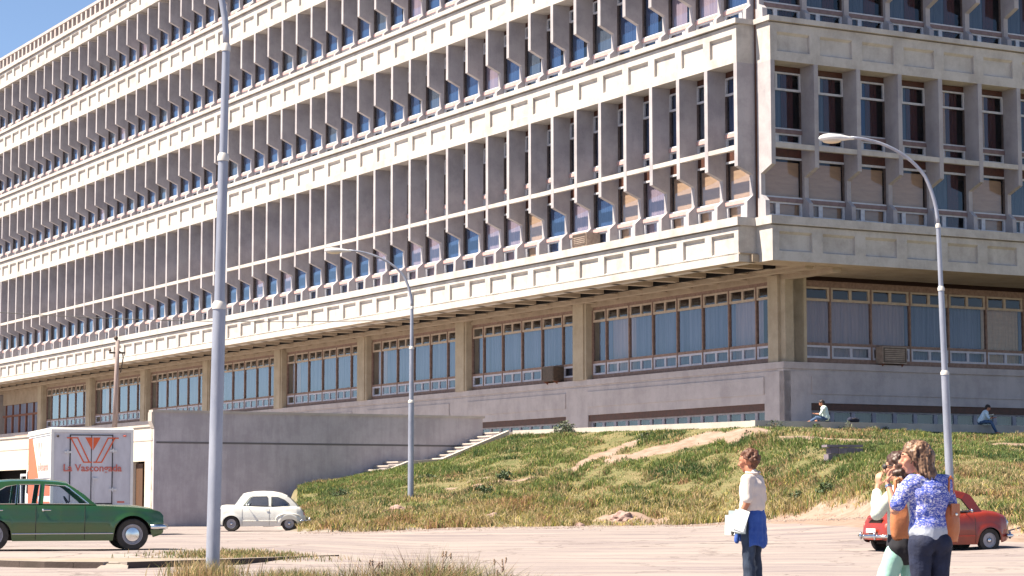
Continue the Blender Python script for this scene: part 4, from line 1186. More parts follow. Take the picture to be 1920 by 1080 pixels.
REDP = mat('brick_red_car_paint', (.26,.026,.010), .36, (.20,.022,.010), 3, coat=.5)
wh = R(184)
car('small_white_car', 'small rounded white two-door car parked in front of the grey wall', (-8.95, 79.6, .125), wh, WHITEP, P600(), extra600(True))
rh = R(21)
rx, ry = 10.66, 50.1
car('small_red_car', 'small rounded red two-door car parked at the right, partly hidden by the two women', (rx-1.0*math.cos(rh)-.62*math.sin(rh), ry-1.0*math.sin(rh)+.62*math.cos(rh), .015), rh, REDP, P600(), extra600(False))
# ------------------------------------------------------------------ people
SKIN = mat('warm_skin', (.50,.25,.17), .55, (.44,.21,.14), 12, spec=.3)
SKIN2 = mat('tanned_skin', (.42,.19,.12), .55, (.36,.155,.10), 12, spec=.3)
def cap_mesh(mb, p, q, r1, r2, sx=1.0, n=14, xdir=(1,0,0)):
    """tapered capsule from p to q; sx widens it along xdir"""
    p = Vector(p); q = Vector(q); d = q-p; Lc = d.length
    t = d.normalized() if Lc > 1e-6 else Vector((0,0,1))
    u = Vector(xdir); u = u - t*u.dot(t)
    if u.length < .05: u = Vector((0,1,0)) - t*t.y
    u.normalize(); w_ = t.cross(u); b = len(mb.v); rows = []
    for k in range(5): a = -PI/2 + PI/2*k/4; rows.append((r1*math.sin(a), r1*math.cos(a)))
    for k in range(1, 4): rows.append((Lc*k/4, r1+(r2-r1)*k/4))
    for k in range(5): a = PI/2*k/4; rows.append((Lc+r2*math.sin(a), r2*math.cos(a)))
    for (s_, rad_) in rows:
        rad_ = max(rad_, .0005)
        for j in range(n):
            a = 2*PI*j/n
            mb.v.append(tuple(p + t*s_ + (u*math.cos(a)*sx + w_*math.sin(a))*rad_))
    R_ = len(rows)
    for i in range(R_-1):
        for j in range(n):
            mb.f.append([b+i*n+j, b+i*n+(j+1) % n, b+(i+1)*n+(j+1) % n, b+(i+1)*n+j]); mb.m.append(0)
    mb.f.append([b+j for j in range(n)][::-1]); mb.m.append(0); mb.f.append([b+(R_-1)*n+j for j in range(n)]); mb.m.append(0)
def fuse(mb, name, mt, parent, voxel=.012, smooth=4, rough=0.0, rs=12.0):
    """weld overlapping closed shapes into one continuous surface"""
    me_ = mb.mesh('tmp'); o = bpy.data.objects.new('tmp', me_); COL.objects.link(o)
    r_ = o.modifiers.new('r', 'REMESH'); r_.mode = 'VOXEL'; r_.voxel_size = voxel; r_.use_smooth_shade = True
    s_ = o.modifiers.new('s', 'SMOOTH'); s_.iterations = smooth; s_.factor = .5
    dg = bpy.context.evaluated_depsgraph_get(); dg.update()
    out = bpy.data.meshes.new_from_object(o.evaluated_get(dg)); bpy.data.objects.remove(o)
    if rough:
        for v in out.vertices:
            v.co += v.normal*rough*(noise.noise(v.co*rs))
    out.polygons.foreach_set('use_smooth', [True]*len(out.polygons))
    out.name = name
    return link_mesh(name, out, mt, parent)
def mirror(p): return (-p[0], p[1], p[2])
def hand(mb, wrist, dirv, palm_n, curl=.5, s=1.0):
    """palm, four fingers and a thumb; dirv = from wrist to knuckles, palm_n = palm normal"""
    w_ = Vector(wrist); d = Vector(dirv).normalized(); n = Vector(palm_n); n = (n-d*n.dot(d)).normalized(); a = d.cross(n)
    for k in (-1.5, -.5, .5, 1.5):
        cap_mesh(mb, w_+d*.01*s, w_+d*.075*s + a*.017*k*s, .015*s, .0125*s)
    Ls = (.062, .078, .072, .056)
    for k, L_ in zip((-1.5, -.5, .5, 1.5), Ls):
        p0 = w_+d*.078*s + a*.019*k*s; cur = p0; dd = d.copy()
        for seg in range(3):
            dd = (dd + n*curl*(.9 if seg else .6)).normalized(); nx_ = cur+dd*L_*(.46, .32, .26)[seg]*s
            cap_mesh(mb, cur, nx_, .0095*s*(1-.1*seg), .0088*s*(1-.1*seg), n=8); cur = nx_
    p0 = w_+d*.025*s - a*.028*s; p1 = p0 + (d*.5 - a*.6 + n*.45).normalized()*.042*s; p2 = p1 + (d*.8 - a*.1 + n*.55).normalized()*.032*s
    cap_mesh(mb, p0, p1, .013*s, .011*s, n=8); cap_mesh(mb, p1, p2, .011*s, .0095*s, n=8)
def head(mb, c, fwd, s=1.0, ear=True):
    """skull, jaw, nose, lips, brow, ears; fwd = looking direction"""
    c = Vector(c); f = Vector(fwd).normalized(); r_ = f.cross(Vector((0,0,1))).normalized(); u = r_.cross(f)
    def P(x, y, z): return c + r_*x*s + f*y*s + u*z*s
    cap_mesh(mb, P(0,-.03,.035), P(0,.025,.03), .088*s, .082*s, .88, xdir=r_)
    cap_mesh(mb, P(0,.035,.02), P(0,.05,-.065), .066*s, .042*s, 1.0, xdir=r_)
    cap_mesh(mb, P(0,.04,-.085), P(0,.066,-.095), .034*s, .022*s, 1.2, xdir=r_)
    cap_mesh(mb, P(0,.098,.02), P(0,.125,-.022), .009*s, .017*s)
    for k in (-1, 1):
        cap_mesh(mb, P(.012*k,.11,-.03), P(.014*k,.108,-.03), .010*s, .009*s)
        cap_mesh(mb, P(.012*k,.100,.036), P(.05*k,.078,.036), .013*s, .012*s)
        cap_mesh(mb, P(.045*k,.072,-.012), P(.035*k,.08,-.03), .022*s, .018*s)
        if ear:
            cap_mesh(mb, P(.080*k,-.005,.015), P(.077*k,0,-.025), .016*s, .011*s, .6)
    cap_mesh(mb, P(-.018,.098,-.055), P(.018,.098,-.055), .0085*s, .0085*s); cap_mesh(mb, P(-.014,.095,-.068), P(.014,.095,-.068), .0095*s, .0095*s)
    return P
EYE = mat('eye_dark', (.03,.018,.012), .3)
LIPS = mat('lip_red', (.42,.13,.11), .5)
def eyes(P, parent, s=1.0):
    mb = MB()
    for k in (-1, 1): mb.ball(tuple(P(.031*k, .083, .018)), .012*s, 8)
    mb.build('eyes', EYE, parent, smooth=True)
    mb = MB()
    for k in (-1, 1):
        q = [P(.015*k,.103,.043), P(.032*k,.101,.048), P(.05*k,.087,.043)]; mb.tube([tuple(x) for x in q], .0045*s, 5)
    mb.build('eyebrows', EYE, parent)
    mb = MB(); mb.tube([tuple(P(-.022,.098,-.061)), tuple(P(0,.108,-.059)), tuple(P(.022,.098,-.061))], .0055*s, 6); mb.build('lips', LIPS, parent, smooth=True)

# ---- man with papers: faces left and slightly away; local y = forward, x = his right
man = empty('person', (2.72, 25.4, 0.0), R(62), 'man in cream shirt with blue jumper tied at his waist, holding papers', 'person')
J = dict(pel=(0,0,.93), belly=(0,.01,1.06), chest=(0,-.005,1.30), nb=(0,-.01,1.455), nt=(0,.025,1.53))
mb = MB(); hc = (0,.035,1.60)
P_ = head(mb, hc, (0,1,-.12), .98)
cap_mesh(mb, J['nb'], J['nt'], .058, .055); cap_mesh(mb, J['pel'], J['chest'], .125, .135, 1.3); cap_mesh(mb, (-.1,0,1.40), (.1,0,1.40), .075, .075)
for s_ in (-1, 1):
    cap_mesh(mb, (.085*s_,0,.90), (.10*s_,.01,.49), .083, .055); cap_mesh(mb, (.10*s_,.01,.49), (.10*s_,-.02,.10), .055, .036); cap_mesh(mb, (.10*s_,-.03,.05), (.11*s_,.13,.035), .042, .034)
cap_mesh(mb, (-.18,-.01,1.40), (-.225,-.03,1.13), .052, .041); cap_mesh(mb, (-.225,-.03,1.13), (-.235,.10,.90), .040, .027)
hand(mb, (-.235,.105,.89), (.05,.45,-.9), (1,0,.1), .45)
cap_mesh(mb, (.18,-.01,1.40), (.23,-.03,1.12), .052, .041); cap_mesh(mb, (.23,-.03,1.12), (.22,.02,.88), .040, .027); hand(mb, (.22,.02,.87), (0,.1,-1), (-1,0,0), .25)
mb_body = fuse(mb, 'body', SKIN2, man, .0085, 3)
eyes(P_, mb_body, .98)
# curly hair: many small curls packed over the skull
rh_ = random.Random(3); mb = MB()
cap_mesh(mb, P_(0,-.045,.05), P_(0,.005,.062), .088, .082, .9); cap_mesh(mb, P_(0,-.07,.0), P_(0,-.06,-.05), .07, .045, .95)
for q in range(190):
    th = rh_.uniform(0, 2*PI); ph = rh_.uniform(-.55, 1.5); v = Vector((math.cos(th)*math.cos(ph), math.sin(th)*math.cos(ph), math.sin(ph)))
    if v.y > .35 and v.z < .55: continue
    if v.z < -.1 and v.y > -.2: continue
    c_ = Vector(P_(0,-.03,.04)) + Vector((v.x*.088, v.y*.102, v.z*.094)); mb.ball(tuple(c_), rh_.uniform(.013,.022), 7)
hair1 = fuse(mb, 'hair', mat('curly_brown_hair', (.06,.022,.013), .6, (.12,.045,.022), 30), man, .0075, 1, .012, 40)
CREAM = mat('cream_shirt', (.66,.58,.53), .85, (.58,.50,.47), 4, bump=.35, bscale=14)
mb = MB()
cap_mesh(mb, (0,.0,.975), (0,-.005,1.10), .135, .135, 1.30); cap_mesh(mb, (0,-.005,1.08), (0,-.01,1.31), .138, .140, 1.42); cap_mesh(mb, (-.125,-.01,1.385), (.125,-.01,1.385), .082, .082)
cap_mesh(mb, (0,-.02,1.42), (0,-.005,1.465), .078, .066)
for s_ in (-1, 1): cap_mesh(mb, (.17*s_,-.01,1.395), (.225*s_,-.03,1.175), .070, .062)
sh = fuse(mb, 'shirt', CREAM, man, .0095, 4, .012, 9)
mb = MB(); mb.tube([(.085*math.cos(a), -.018+.075*math.sin(a), 1.478+.012*math.sin(a*1.0+1)) for a in np.linspace(-.2*PI-.6, 1.2*PI+.6, 18)], .013, 7); mb.build('collar', CREAM, sh, smooth=True)
NAVY = mat('faded_navy_denim', (.018,.028,.055), .85, (.045,.075,.13), 5, stretch=(1,1,.5), bump=.3, bscale=30, contrast=(.45,.75))
mb = MB(); cap_mesh(mb, (0,0,.93), (0,0,.98), .125, .125, 1.32)
for s_ in (-1, 1):
    cap_mesh(mb, (.085*s_,0,.89), (.10*s_,.01,.49), .098, .070); cap_mesh(mb, (.10*s_,.01,.49), (.10*s_,-.02,.10), .070, .080)
fuse(mb, 'trousers', NAVY, man, .011, 3, .012, 10)
mb = MB()
for s_ in (-1, 1): cap_mesh(mb, (.10*s_,-.03,.055), (.11*s_,.15,.04), .05, .04)
fuse(mb, 'shoes', SEAT, man, .01, 3)
# jumper tied round the waist: band plus a hanging draped panel behind
BLUEJ = mat('bright_blue_jumper', (.015,.055,.27), .8, (.03,.09,.36), 5, bump=.3, bscale=22)
mb = MB()
cap_mesh(mb, (0,.0,.985), (0,.0,1.0), .150, .148, 1.28)
ns, nr = 30, 16
outer = []
for i in range(ns+1):
    th = R(192) + R(155)*i/ns           # wraps his left side and back
    for j in range(nr+1):
        t = j/nr; z = 1.01-.40*t*(1-.12*abs(math.sin(i*.21+.4)))
        fl = 1+.10*t + .05*t*math.sin(i*1.35)+.03*math.sin(i*2.7+t*3)*t
        outer.append((.185*fl*math.cos(th), .150*fl*math.sin(th), z))
b = len(mb.v); n2 = nr+1
inner = [(p[0]*.84, p[1]*.80, p[2]) for p in outer]
mb.v += outer + inner; off = len(outer)
for i in range(ns):
    for j in range(nr):
        a_ = b+i*n2+j; mb.f.append([a_, a_+1, a_+n2+1, a_+n2]); mb.m.append(0); a_ += off; mb.f.append([a_, a_+n2, a_+n2+1, a_+1]); mb.m.append(0)
for i in range(ns):
    for j in (0, nr):
        a_ = b+i*n2+j; mb.f.append([a_, a_+n2, a_+n2+off, a_+off]); mb.m.append(0)
for i in (0, ns):
    for j in range(nr):
        a_ = b+i*n2+j; mb.f.append([a_, a_+off, a_+1+off, a_+1]); mb.m.append(0)
cap_mesh(mb, (-.03,.17,.99), (.04,.18,.98), .035, .03); cap_mesh(mb, (.0,.18,.97), (.05,.16,.72), .032, .03); cap_mesh(mb, (.0,.18,.97), (-.05,.17,.70), .032, .028)
fuse(mb, 'jumper', BLUEJ, man, .010, 3, .006, 20)
pap = empty('papers', (2.72, 25.4, 0.0), R(62), 'sheaf of white papers and a folder held at the hip of the curly-haired man', 'papers')
PAPER = mat('white_paper', (.72,.74,.72), .7, (.60,.66,.66), 6)
mb = MB()
def sheet(mb, c, ax, up_, w_, h_, th_=.004):
    c = Vector(c); ax = Vector(ax).normalized(); up_ = Vector(up_).normalized(); n = ax.cross(up_).normalized()
    q = [c+ax*a*w_/2+up_*b_*h_/2+n*k*th_/2 for k in (-1,1) for a, b_ in ((-1,-1),(1,-1),(1,1),(-1,1))]
    mb.add(q, [(0,3,2,1),(4,5,6,7),(0,1,5,4),(1,2,6,5),(2,3,7,6),(3,0,4,7)])
sheet(mb, (-.262,.04,.925), (.06,1,.16), (0.03,-.22,1), .17, .25, .014)
sheet(mb, (-.278,.02,.94), (.03,1,.34), (0.03,-.36,1), .14, .24, .006)
sheet(mb, (-.25,.165,.885), (.12,1,.02), (0.03,-.02,1), .13, .22, .008)
mb.build('sheets', PAPER, pap)
mb = MB(); sheet(mb, (-.245,.08,.915), (.05,1,.02), (0.0,-.05,1), .22, .26, .008); mb.build('folder', mat('grey_blue_card', (.34,.42,.44), .6), pap)
mb = MB(); mb.ball((-.25,.13,.80), (.02,.03,.04), 8); mb.build('key_case', SEAT, pap)

# ---- woman in blue patterned blouse (back to the camera, face turned left)
wom = empty('person', (3.24, 17.4, 0.0), R(22), 'woman seen from behind in blue patterned blouse and navy jeans, streaked brown hair', 'person')
hc = (-.085,.055,1.475)
mb = MB(); fw = (-.86,.50,-.06)
Pw = head(mb, hc, fw, .94)
cap_mesh(mb, (0,0,1.33), (-.06,.04,1.41), .05, .047); cap_mesh(mb, (0,0,.88), (0,0,1.20), .105, .085, 1.2); cap_mesh(mb, (-.09,0,1.30), (.09,0,1.30), .062, .062)
for s_ in (-1, 1):
    cap_mesh(mb, (.085*s_,0,.84), (.085*s_,.01,.45), .085, .052); cap_mesh(mb, (.085*s_,.01,.45), (.085*s_,-.02,.08), .05, .033); cap_mesh(mb, (.085*s_,-.03,.04), (.09*s_,.12,.03), .035, .028)
el = (-.265,.07,1.08); wr_ = (-.25,.19,1.29)
cap_mesh(mb, (-.155,0,1.30), el, .045, .038); cap_mesh(mb, el, wr_, .036, .022); hand(mb, wr_, (.12,-.03,1), (.6,-.5,.1), .75, .92)
cap_mesh(mb, (.155,0,1.30), (.21,.03,1.06), .045, .036); cap_mesh(mb, (.21,.03,1.06), (.15,.16,.93), .034, .024); hand(mb, (.15,.16,.93), (-.5,.8,-.1), (0,0,-1), .5, .92)
wb = fuse(mb, 'body', SKIN, wom, .0080, 3)
eyes(Pw, wb, .94)
rh_ = random.Random(8); mb = MB()
HAIRC = mat('streaked_brown_hair', (.03,.012,.008), .5, (.29,.175,.11), 2.2, stretch=(15,15,3), contrast=(.42,.62), spec=.4)
cap_mesh(mb, Pw(0,-.04,.055), Pw(0,.0,.065), .100, .092, .94); cap_mesh(mb, Pw(0,-.065,.02), Pw(0,-.075,-.11), .092, .066, 1.12)
for q in range(130):       # locks falling from the crown, flicked at the shoulder
    a = rh_.uniform(-2.35, 2.35); r0 = .090; sx_ = math.sin(a); cy_ = -math.cos(a)
    if abs(a) > 1.75: ln = rh_.uniform(.05,.10)
    else: ln = rh_.uniform(.17,.24)
    pts = []
    for i in range(8):
        t = i/7; zz = .11 - (ln+.03)*t*1.15; rr_ = r0*(.55+.6*min(1, t*2.4)) + .010*math.sin(t*5+q) + (.016*max(0, t-.75)*4 if abs(a) < 1.6 else 0)
        pts.append(Pw(sx_*rr_*.98+rh_.uniform(-.002,.002), -.035+cy_*rr_*1.05, zz))
    for i in range(7): cap_mesh(mb, pts[i], pts[i+1], .0125-.0008*i, .0120-.0009*i, n=6)
hw_ = fuse(mb, 'hair', HAIRC, wom, .0068, 1, .006, 55)
# blouse with printed pattern
m, N, L, B = new_mat('printed_blue_blouse')
tc = N.new('ShaderNodeTexCoord'); mp = N.new('ShaderNodeMapping'); mp.inputs['Scale'].default_value = (1, 1, 1.5); L.new(tc.outputs['Object'], mp.inputs[0])
vo = N.new('ShaderNodeTexNoise'); vo.inputs['Scale'].default_value = 26; vo.inputs['Detail'].default_value = 3; vo.inputs['Distortion'].default_value = 2.2; L.new(mp.outputs[0], vo.inputs[0])
cr = N.new('ShaderNodeValToRGB'); e_ = cr.color_ramp.elements; cr.color_ramp.interpolation = 'EASE'
e_[0].position = .40; e_[0].color = (.03,.06,.36,1); e_[1].position = .62; e_[1].color = (.56,.58,.72,1)
x_ = e_.new(.50); x_.color = (.13,.17,.50,1); x_ = e_.new(.56); x_.color = (.30,.28,.55,1)
L.new(vo.outputs['Fac'], cr.inputs[0])
zs_ = N.new('ShaderNodeSeparateXYZ'); L.new(tc.outputs['Object'], zs_.inputs[0])
m1 = N.new('ShaderNodeMapRange'); m1.inputs[1].default_value = .925; m1.inputs[2].default_value = .965; L.new(zs_.outputs['Z'], m1.inputs[0])
mx = N.new('ShaderNodeMix'); mx.data_type = 'RGBA'; mx.inputs['A'].default_value = (.40,.44,.52,1); L.new(m1.outputs[0], mx.inputs['Factor']); L.new(cr.outputs[0], mx.inputs['B'])
L.new(mx.outputs['Result'], B.inputs['Base Color']); B.inputs['Roughness'].default_value = .8
n2_ = N.new('ShaderNodeTexNoise'); n2_.inputs['Scale'].default_value = 11; L.new(tc.outputs['Object'], n2_.inputs[0])
bp = N.new('ShaderNodeBump'); bp.inputs['Strength'].default_value = .5; bp.inputs['Distance'].default_value = .03; L.new(n2_.outputs['Fac'], bp.inputs['Height']); L.new(bp.outputs[0], B.inputs['Normal'])
BLOUSE = m
mb = MB()
cap_mesh(mb, (0,0,.91), (0,0,1.04), .132, .112, 1.34); cap_mesh(mb, (0,0,1.02), (0,-.005,1.22), .114, .124, 1.40); cap_mesh(mb, (-.115,-.005,1.29), (.115,-.005,1.29), .075, .075); cap_mesh(mb, (0,-.01,1.33), (0,0,1.375), .068, .055)
cap_mesh(mb, (-.15,0,1.305), (-.25,.05,1.135), .062, .066); cap_mesh(mb, (.15,0,1.305), (.205,.03,1.10), .062, .062)
bl = fuse(mb, 'blouse', BLOUSE, wom, .009, 4, .014, 10)
mb = MB(); wv_ = Vector(wr_)-Vector(el); c0 = Vector(el)+wv_*.88; mb.tube([tuple(c0-wv_.normalized()*.011), tuple(c0+wv_.normalized()*.011)], .0275, 14); mb.build('wristwatch', CHROME, wom)
JEANS = mat('dark_blue_jeans', (.006,.009,.028), .85, (.013,.020,.055), 9, bump=.25, bscale=40)
mb = MB(); cap_mesh(mb, (0,-.005,.86), (0,0,.93), .120, .110, 1.34)
for s_ in (-1, 1):
    cap_mesh(mb, (.075*s_,-.045,.83), (.072*s_,-.035,.80), .090, .086)
    cap_mesh(mb, (.088*s_,-.005,.82), (.085*s_,.01,.45), .100, .066); cap_mesh(mb, (.085*s_,.01,.45), (.085*s_,-.02,.09), .066, .085)
jn = fuse(mb, 'jeans', JEANS, wom, .0095, 4, .006, 14)
mb = MB()
for s_ in (-1, 1): cap_mesh(mb, (.085*s_,-.03,.05), (.09*s_,.13,.035), .042, .032)
fuse(mb, 'shoes', SEAT, wom, .01, 3)
# shoulder bags
TANL = mat('orange_tan_leather', (.46,.135,.035), .5, (.34,.085,.022), 5, bump=.3, bscale=16)
TANM = mat('tan_leather', (.50,.20,.085), .5, (.40,.14,.055), 4, bump=.3, bscale=14)
def bag(name, label, loc, rz, mt, w_, h_, d_, sag, strap_top, strap_r=.011, flap=False):
    r_ = empty(name, loc, rz, label, 'shoulder bag', 'shoulder bags')
    mb = MB(); n = 28; rows = 12
    for j in range(rows+1):
        t = j/rows; z = -h_*t; wd = w_/2*(.72+.36*math.sin(PI*min(1, t*.62+.12))) ; dp = d_/2*(.35+.75*math.sin(PI*(.12+.75*t)))
        for i in range(n):
            a = 2*PI*i/n; ca, sa = math.cos(a), math.sin(a)
            mb.v.append((math.copysign(abs(ca)**.6, ca)*wd, math.copysign(abs(sa)**.75, sa)*dp, z + .012*math.sin(a*3+j) - sag*(1-abs(ca))*.3*t))
    for j in range(rows):
        for i in range(n): mb.f.append([j*n+i, j*n+(i+1) % n, (j+1)*n+(i+1) % n, (j+1)*n+i]); mb.m.append(0)
    mb.f.append(list(range(n))); mb.m.append(0); mb.f.append([rows*n+i for i in range(n)][::-1]); mb.m.append(0)
    mb.build('bag_body', mt, r_, smooth=True)
    mb = MB()
    for yy in (-.012, .018):
        pts = [(-w_*.32, yy, -.02), (-w_*.20, yy, strap_top*.5), (-.03, yy, strap_top*.93), (0, yy, strap_top), (.03, yy, strap_top*.93), (w_*.20, yy, strap_top*.5), (w_*.32, yy, -.02)]
        mb.tube(pts, strap_r, 7, sx=1.3, sy=.6)
    mb.build('strap', mt, r_, smooth=True)
    if flap:
        mb = MB(); mb.prism([(-w_*.36,.01),(w_*.36,.01),(w_*.40,-h_*.30),(-w_*.40,-h_*.30)], -d_*.52, -d_*.40, 'y'); mb.build('flap', mt, r_)
        mb = MB(); mb.ball((0,-d_*.54,-h_*.26), .014, 8); mb.build('buckle', CHROME, r_)
    return r_
def loc_of(root, p):
    return tuple(Matrix.Translation(root.location) @ Matrix.Rotation(root.rotation_euler[2], 4, 'Z') @ Vector(p))
bag('shoulder_bag', 'orange-tan leather bag hanging from the right shoulder of the woman in the blouse', loc_of(wom, (.165,-.04,1.12)), R(52), TANL, .18, .28, .10, .05, .215, flap=True)

# ---- second woman, mostly hidden behind the first
wo2 = empty('person', (3.17, 18.2, -.02), R(62), 'dark-haired person in sunglasses and mint trousers, half hidden behind the woman in blue', 'person')
mb = MB(); P2 = head(mb, (0,.03,1.44), (.1,1,-.05), .92)
cap_mesh(mb, (0,0,1.28), (0,.02,1.37), .048, .045); cap_mesh(mb, (0,0,.86), (0,0,1.16), .115, .10, 1.25); cap_mesh(mb, (-.085,0,1.25), (.085,0,1.25), .06, .06)
for s_ in (-1, 1):
    yk = .16 if s_ < 0 else -.05
    cap_mesh(mb, (.08*s_,0,.82), (.085*s_,yk,.45), .08, .05); cap_mesh(mb, (.085*s_,yk,.45), (.085*s_,yk-.03,.08), .048, .032); cap_mesh(mb, (.085*s_,yk-.04,.04), (.09*s_,yk+.10,.03), .034, .027)
el2 = (-.20,.15,1.07); wr2 = (-.10,.17,1.29)
cap_mesh(mb, (-.145,0,1.25), el2, .042, .035); cap_mesh(mb, el2, wr2, .034, .022); hand(mb, wr2, (.05,-.10,1), (.9,-.2,.1), .7, .9)
cap_mesh(mb, (.145,0,1.25), (.21,.02,1.02), .042, .034); cap_mesh(mb, (.21,.02,1.02), (.2,.1,.82), .032, .022); hand(mb, (.2,.1,.82), (0,.2,-1), (-1,0,0), .3, .9)
b2 = fuse(mb, 'body', SKIN, wo2, .009, 3); eyes(P2, b2, .92)
mb = MB(); cap_mesh(mb, P2(0,-.04,.05), P2(0,.005,.06), .094, .086, .94); cap_mesh(mb, P2(0,-.06,.02), P2(0,-.07,-.12), .088, .06, 1.1)
for q in range(60):
    a = rh_.uniform(-2.2, 2.2); mb.ball(tuple(P2(math.sin(a)*.088, -.03-math.cos(a)*.092, rh_.uniform(-.12,.10))), rh_.uniform(.014,.024), 6)
fuse(mb, 'hair', mat('dark_brown_hair', (.03,.014,.010), .5, (.07,.03,.02), 25), wo2, .008, 1, .01, 35)
mb = MB()
for k in (-1, 1): mb.ball(tuple(P2(.036*k,.098,.016)), (.03,.03,.026), 10)
mb.tube([tuple(P2(-.08,.0,.02)), tuple(P2(-.066,.085,.022)), tuple(P2(.066,.085,.022)), tuple(P2(.08,0,.02))], .005, 5); mb.build('sunglasses', SEAT, wo2, smooth=True)
mb = MB(); cap_mesh(mb, (0,0,.90), (0,0,1.16), .122, .115, 1.32); cap_mesh(mb, (-.105,0,1.24), (.105,0,1.24), .07, .07)
cap_mesh(mb, (-.14,0,1.255), el2, .058, .052); cap_mesh(mb, el2, (-.13,.168,1.235), .050, .040); cap_mesh(mb, (.14,0,1.255), (.205,.02,1.03), .058, .05)
fuse(mb, 'blouse', mat('white_mint_blouse', (.66,.70,.64), .85, (.52,.62,.55), 8, bump=.3, bscale=16), wo2, .0095, 3, .008, 12)
mb = MB(); cap_mesh(mb, (0,0,.86), (0,0,.90), .118, .112, 1.3)
for s_ in (-1, 1):
    yk = .16 if s_ < 0 else -.05
    cap_mesh(mb, (.08*s_,0,.81), (.085*s_,yk,.45), .094, .080); cap_mesh(mb, (.085*s_,yk,.45), (.085*s_,yk-.03,.10), .080, .105)
fuse(mb, 'trousers', mat('mint_trousers', (.36,.60,.52), .85, (.28,.52,.46), 6, bump=.3, bscale=12), wo2, .011, 3, .010, 10)
mb = MB(); cap_mesh(mb, (.0,-.02,.80), (0,-.02,.93), .150, .135, 1.25); fuse(mb, 'cardigan', mat('black_knit', (.012,.012,.018), .9), wo2, .012, 3, .01, 12)
bag('shoulder_bag', 'plain tan leather bag carried by the partly hidden person in mint trousers', loc_of(wo2, (-.37,-.10,1.15)), R(8), TANM, .14, .27, .10, .05, .20, .009)

# ---- two readers sitting on the ledge
def sitter(loc, rz, label, shirt, lean, legdown, top_col):
    r_ = empty('person', loc, rz, label, 'person')
    mb = MB(); lean = Vector(lean)
    hip = Vector((0,0,.12)); chest = hip + lean*.42; neck = hip + lean*.52; hd_ = neck + Vector((0,.07,.13))
    Ph = head(mb, tuple(hd_), (0,1,-.5), .95)
    cap_mesh(mb, neck, hd_, .05, .05); cap_mesh(mb, hip, chest, .13, .12, 1.25, xdir=(1,0,0))
    for s_ in (-1, 1):
        if legdown: kn = Vector((.12*s_,.42,.10)); an = Vector((.12*s_,.62,-.34))
        else: kn = Vector((.14*s_,.40,.16)); an = Vector((.10*s_,.66,.02)) if s_ > 0 else Vector((.05,.30,.06))
        cap_mesh(mb, hip+Vector((.09*s_,0,0)), kn, .075, .055); cap_mesh(mb, kn, an, .05, .035); cap_mesh(mb, an, an+Vector((0,.15,-.03)), .035, .03)
        sh_ = chest+Vector((.17*s_,0,.02)); e2 = sh_+Vector((.05*s_,.14,-.24)); w2 = e2+Vector((-.08*s_,.20,.02))
        cap_mesh(mb, sh_, e2, .045, .036); cap_mesh(mb, e2, w2, .034, .024); hand(mb, w2, (0,1,0), (0,0,1), .5)
    bd = fuse(mb, 'body', SKIN2, r_, .011, 3)
    mb = MB(); cap_mesh(mb, Ph(0,-.04,.05), Ph(0,.0,.06), .096, .088, .94); cap_mesh(mb, Ph(0,-.06,.0), Ph(0,-.06,-.06), .08, .055, 1.0)
    fuse(mb, 'hair', mat('near_black_hair', (.018,.010,.010), .6), r_, .012, 2, .012, 30)
    mb = MB(); cap_mesh(mb, hip+Vector((0,0,.02)), chest, .145, .140, 1.3, xdir=(1,0,0)); cap_mesh(mb, chest+Vector((-.12,0,.03)), chest+Vector((.12,0,.03)), .085, .085)
    for s_ in (-1, 1):
        sh_ = chest+Vector((.17*s_,0,.02)); e2 = sh_+Vector((.05*s_,.14,-.24)); cap_mesh(mb, sh_, e2, .062, .055)
    fuse(mb, 'shirt', top_col, r_, .012, 3, .012, 12)
    mb = MB(); cap_mesh(mb, hip+Vector((-.02,0,-.02)), hip+Vector((.02,0,-.02)), .12, .12, 1.2)
    for s_ in (-1, 1):
        if legdown: kn = Vector((.12*s_,.42,.10)); an = Vector((.12*s_,.62,-.30))
        else: kn = Vector((.14*s_,.40,.16)); an = Vector((.10*s_,.62,.04)) if s_ > 0 else Vector((.06,.32,.07))
        cap_mesh(mb, hip+Vector((.09*s_,0,0)), kn, .092, .07); cap_mesh(mb, kn, an, .066, .055)
    fuse(mb, 'trousers', mat('blue_trousers', (.035,.07,.16), .85, (.07,.12,.22), 6), r_, .013, 3)
    return r_
WTOP = mat('white_green_shirt', (.62,.72,.66), .85, (.54,.64,.62), 5, bump=.3, bscale=14)
LBTOP = mat('pale_blue_white_shirt', (.46,.60,.74), .85, (.68,.74,.76), 5, bump=.3, bscale=14)
p1_ = sitter((12.70, 90.05, 4.35), R(80), 'dark-haired person in a pale shirt sitting on the ledge, just right of the building corner', None, (0,.22,.95), False, WTOP)
p2_ = sitter((19.75, 93.95, 4.36), R(-100), 'person in a light blue shirt hunched over a book on the ledge, far right', None, (0,.45,.85), True, LBTOP)
bk = empty('book', loc_of(p2_, (0,.42,.32)), R(-100), 'open white book held by the hunched person on the ledge', 'book')
mb = MB(); mb.add([(-.17,-.10,.05),(0,-.10,.0),(.17,-.10,.05),(-.17,.12,.09),(0,.12,.04),(.17,.12,.09),(-.17,-.10,.07),(0,-.10,.025),(.17,-.10,.07),(-.17,.12,.11),(0,.12,.065),(.17,.12,.11)],
    [(0,3,4,1),(1,4,5,2),(6,7,10,9),(7,8,11,10),(0,1,7,6),(1,2,8,7),(3,9,10,4),(4,10,11,5),(0,6,9,3),(2,5,11,8)]); mb.build('pages', PAPER, bk)
sb = empty('rucksack', (13.9, 90.75, 4.35), R(20), 'small dark blue bag lying on the ledge beside the seated person', 'bag')
mb = MB(); cap_mesh(mb, (-.16,0,.10), (.16,0,.09), .11, .10, 1); fuse(mb, 'bag_body', JEANS, sb, .015, 3, .02, 10)
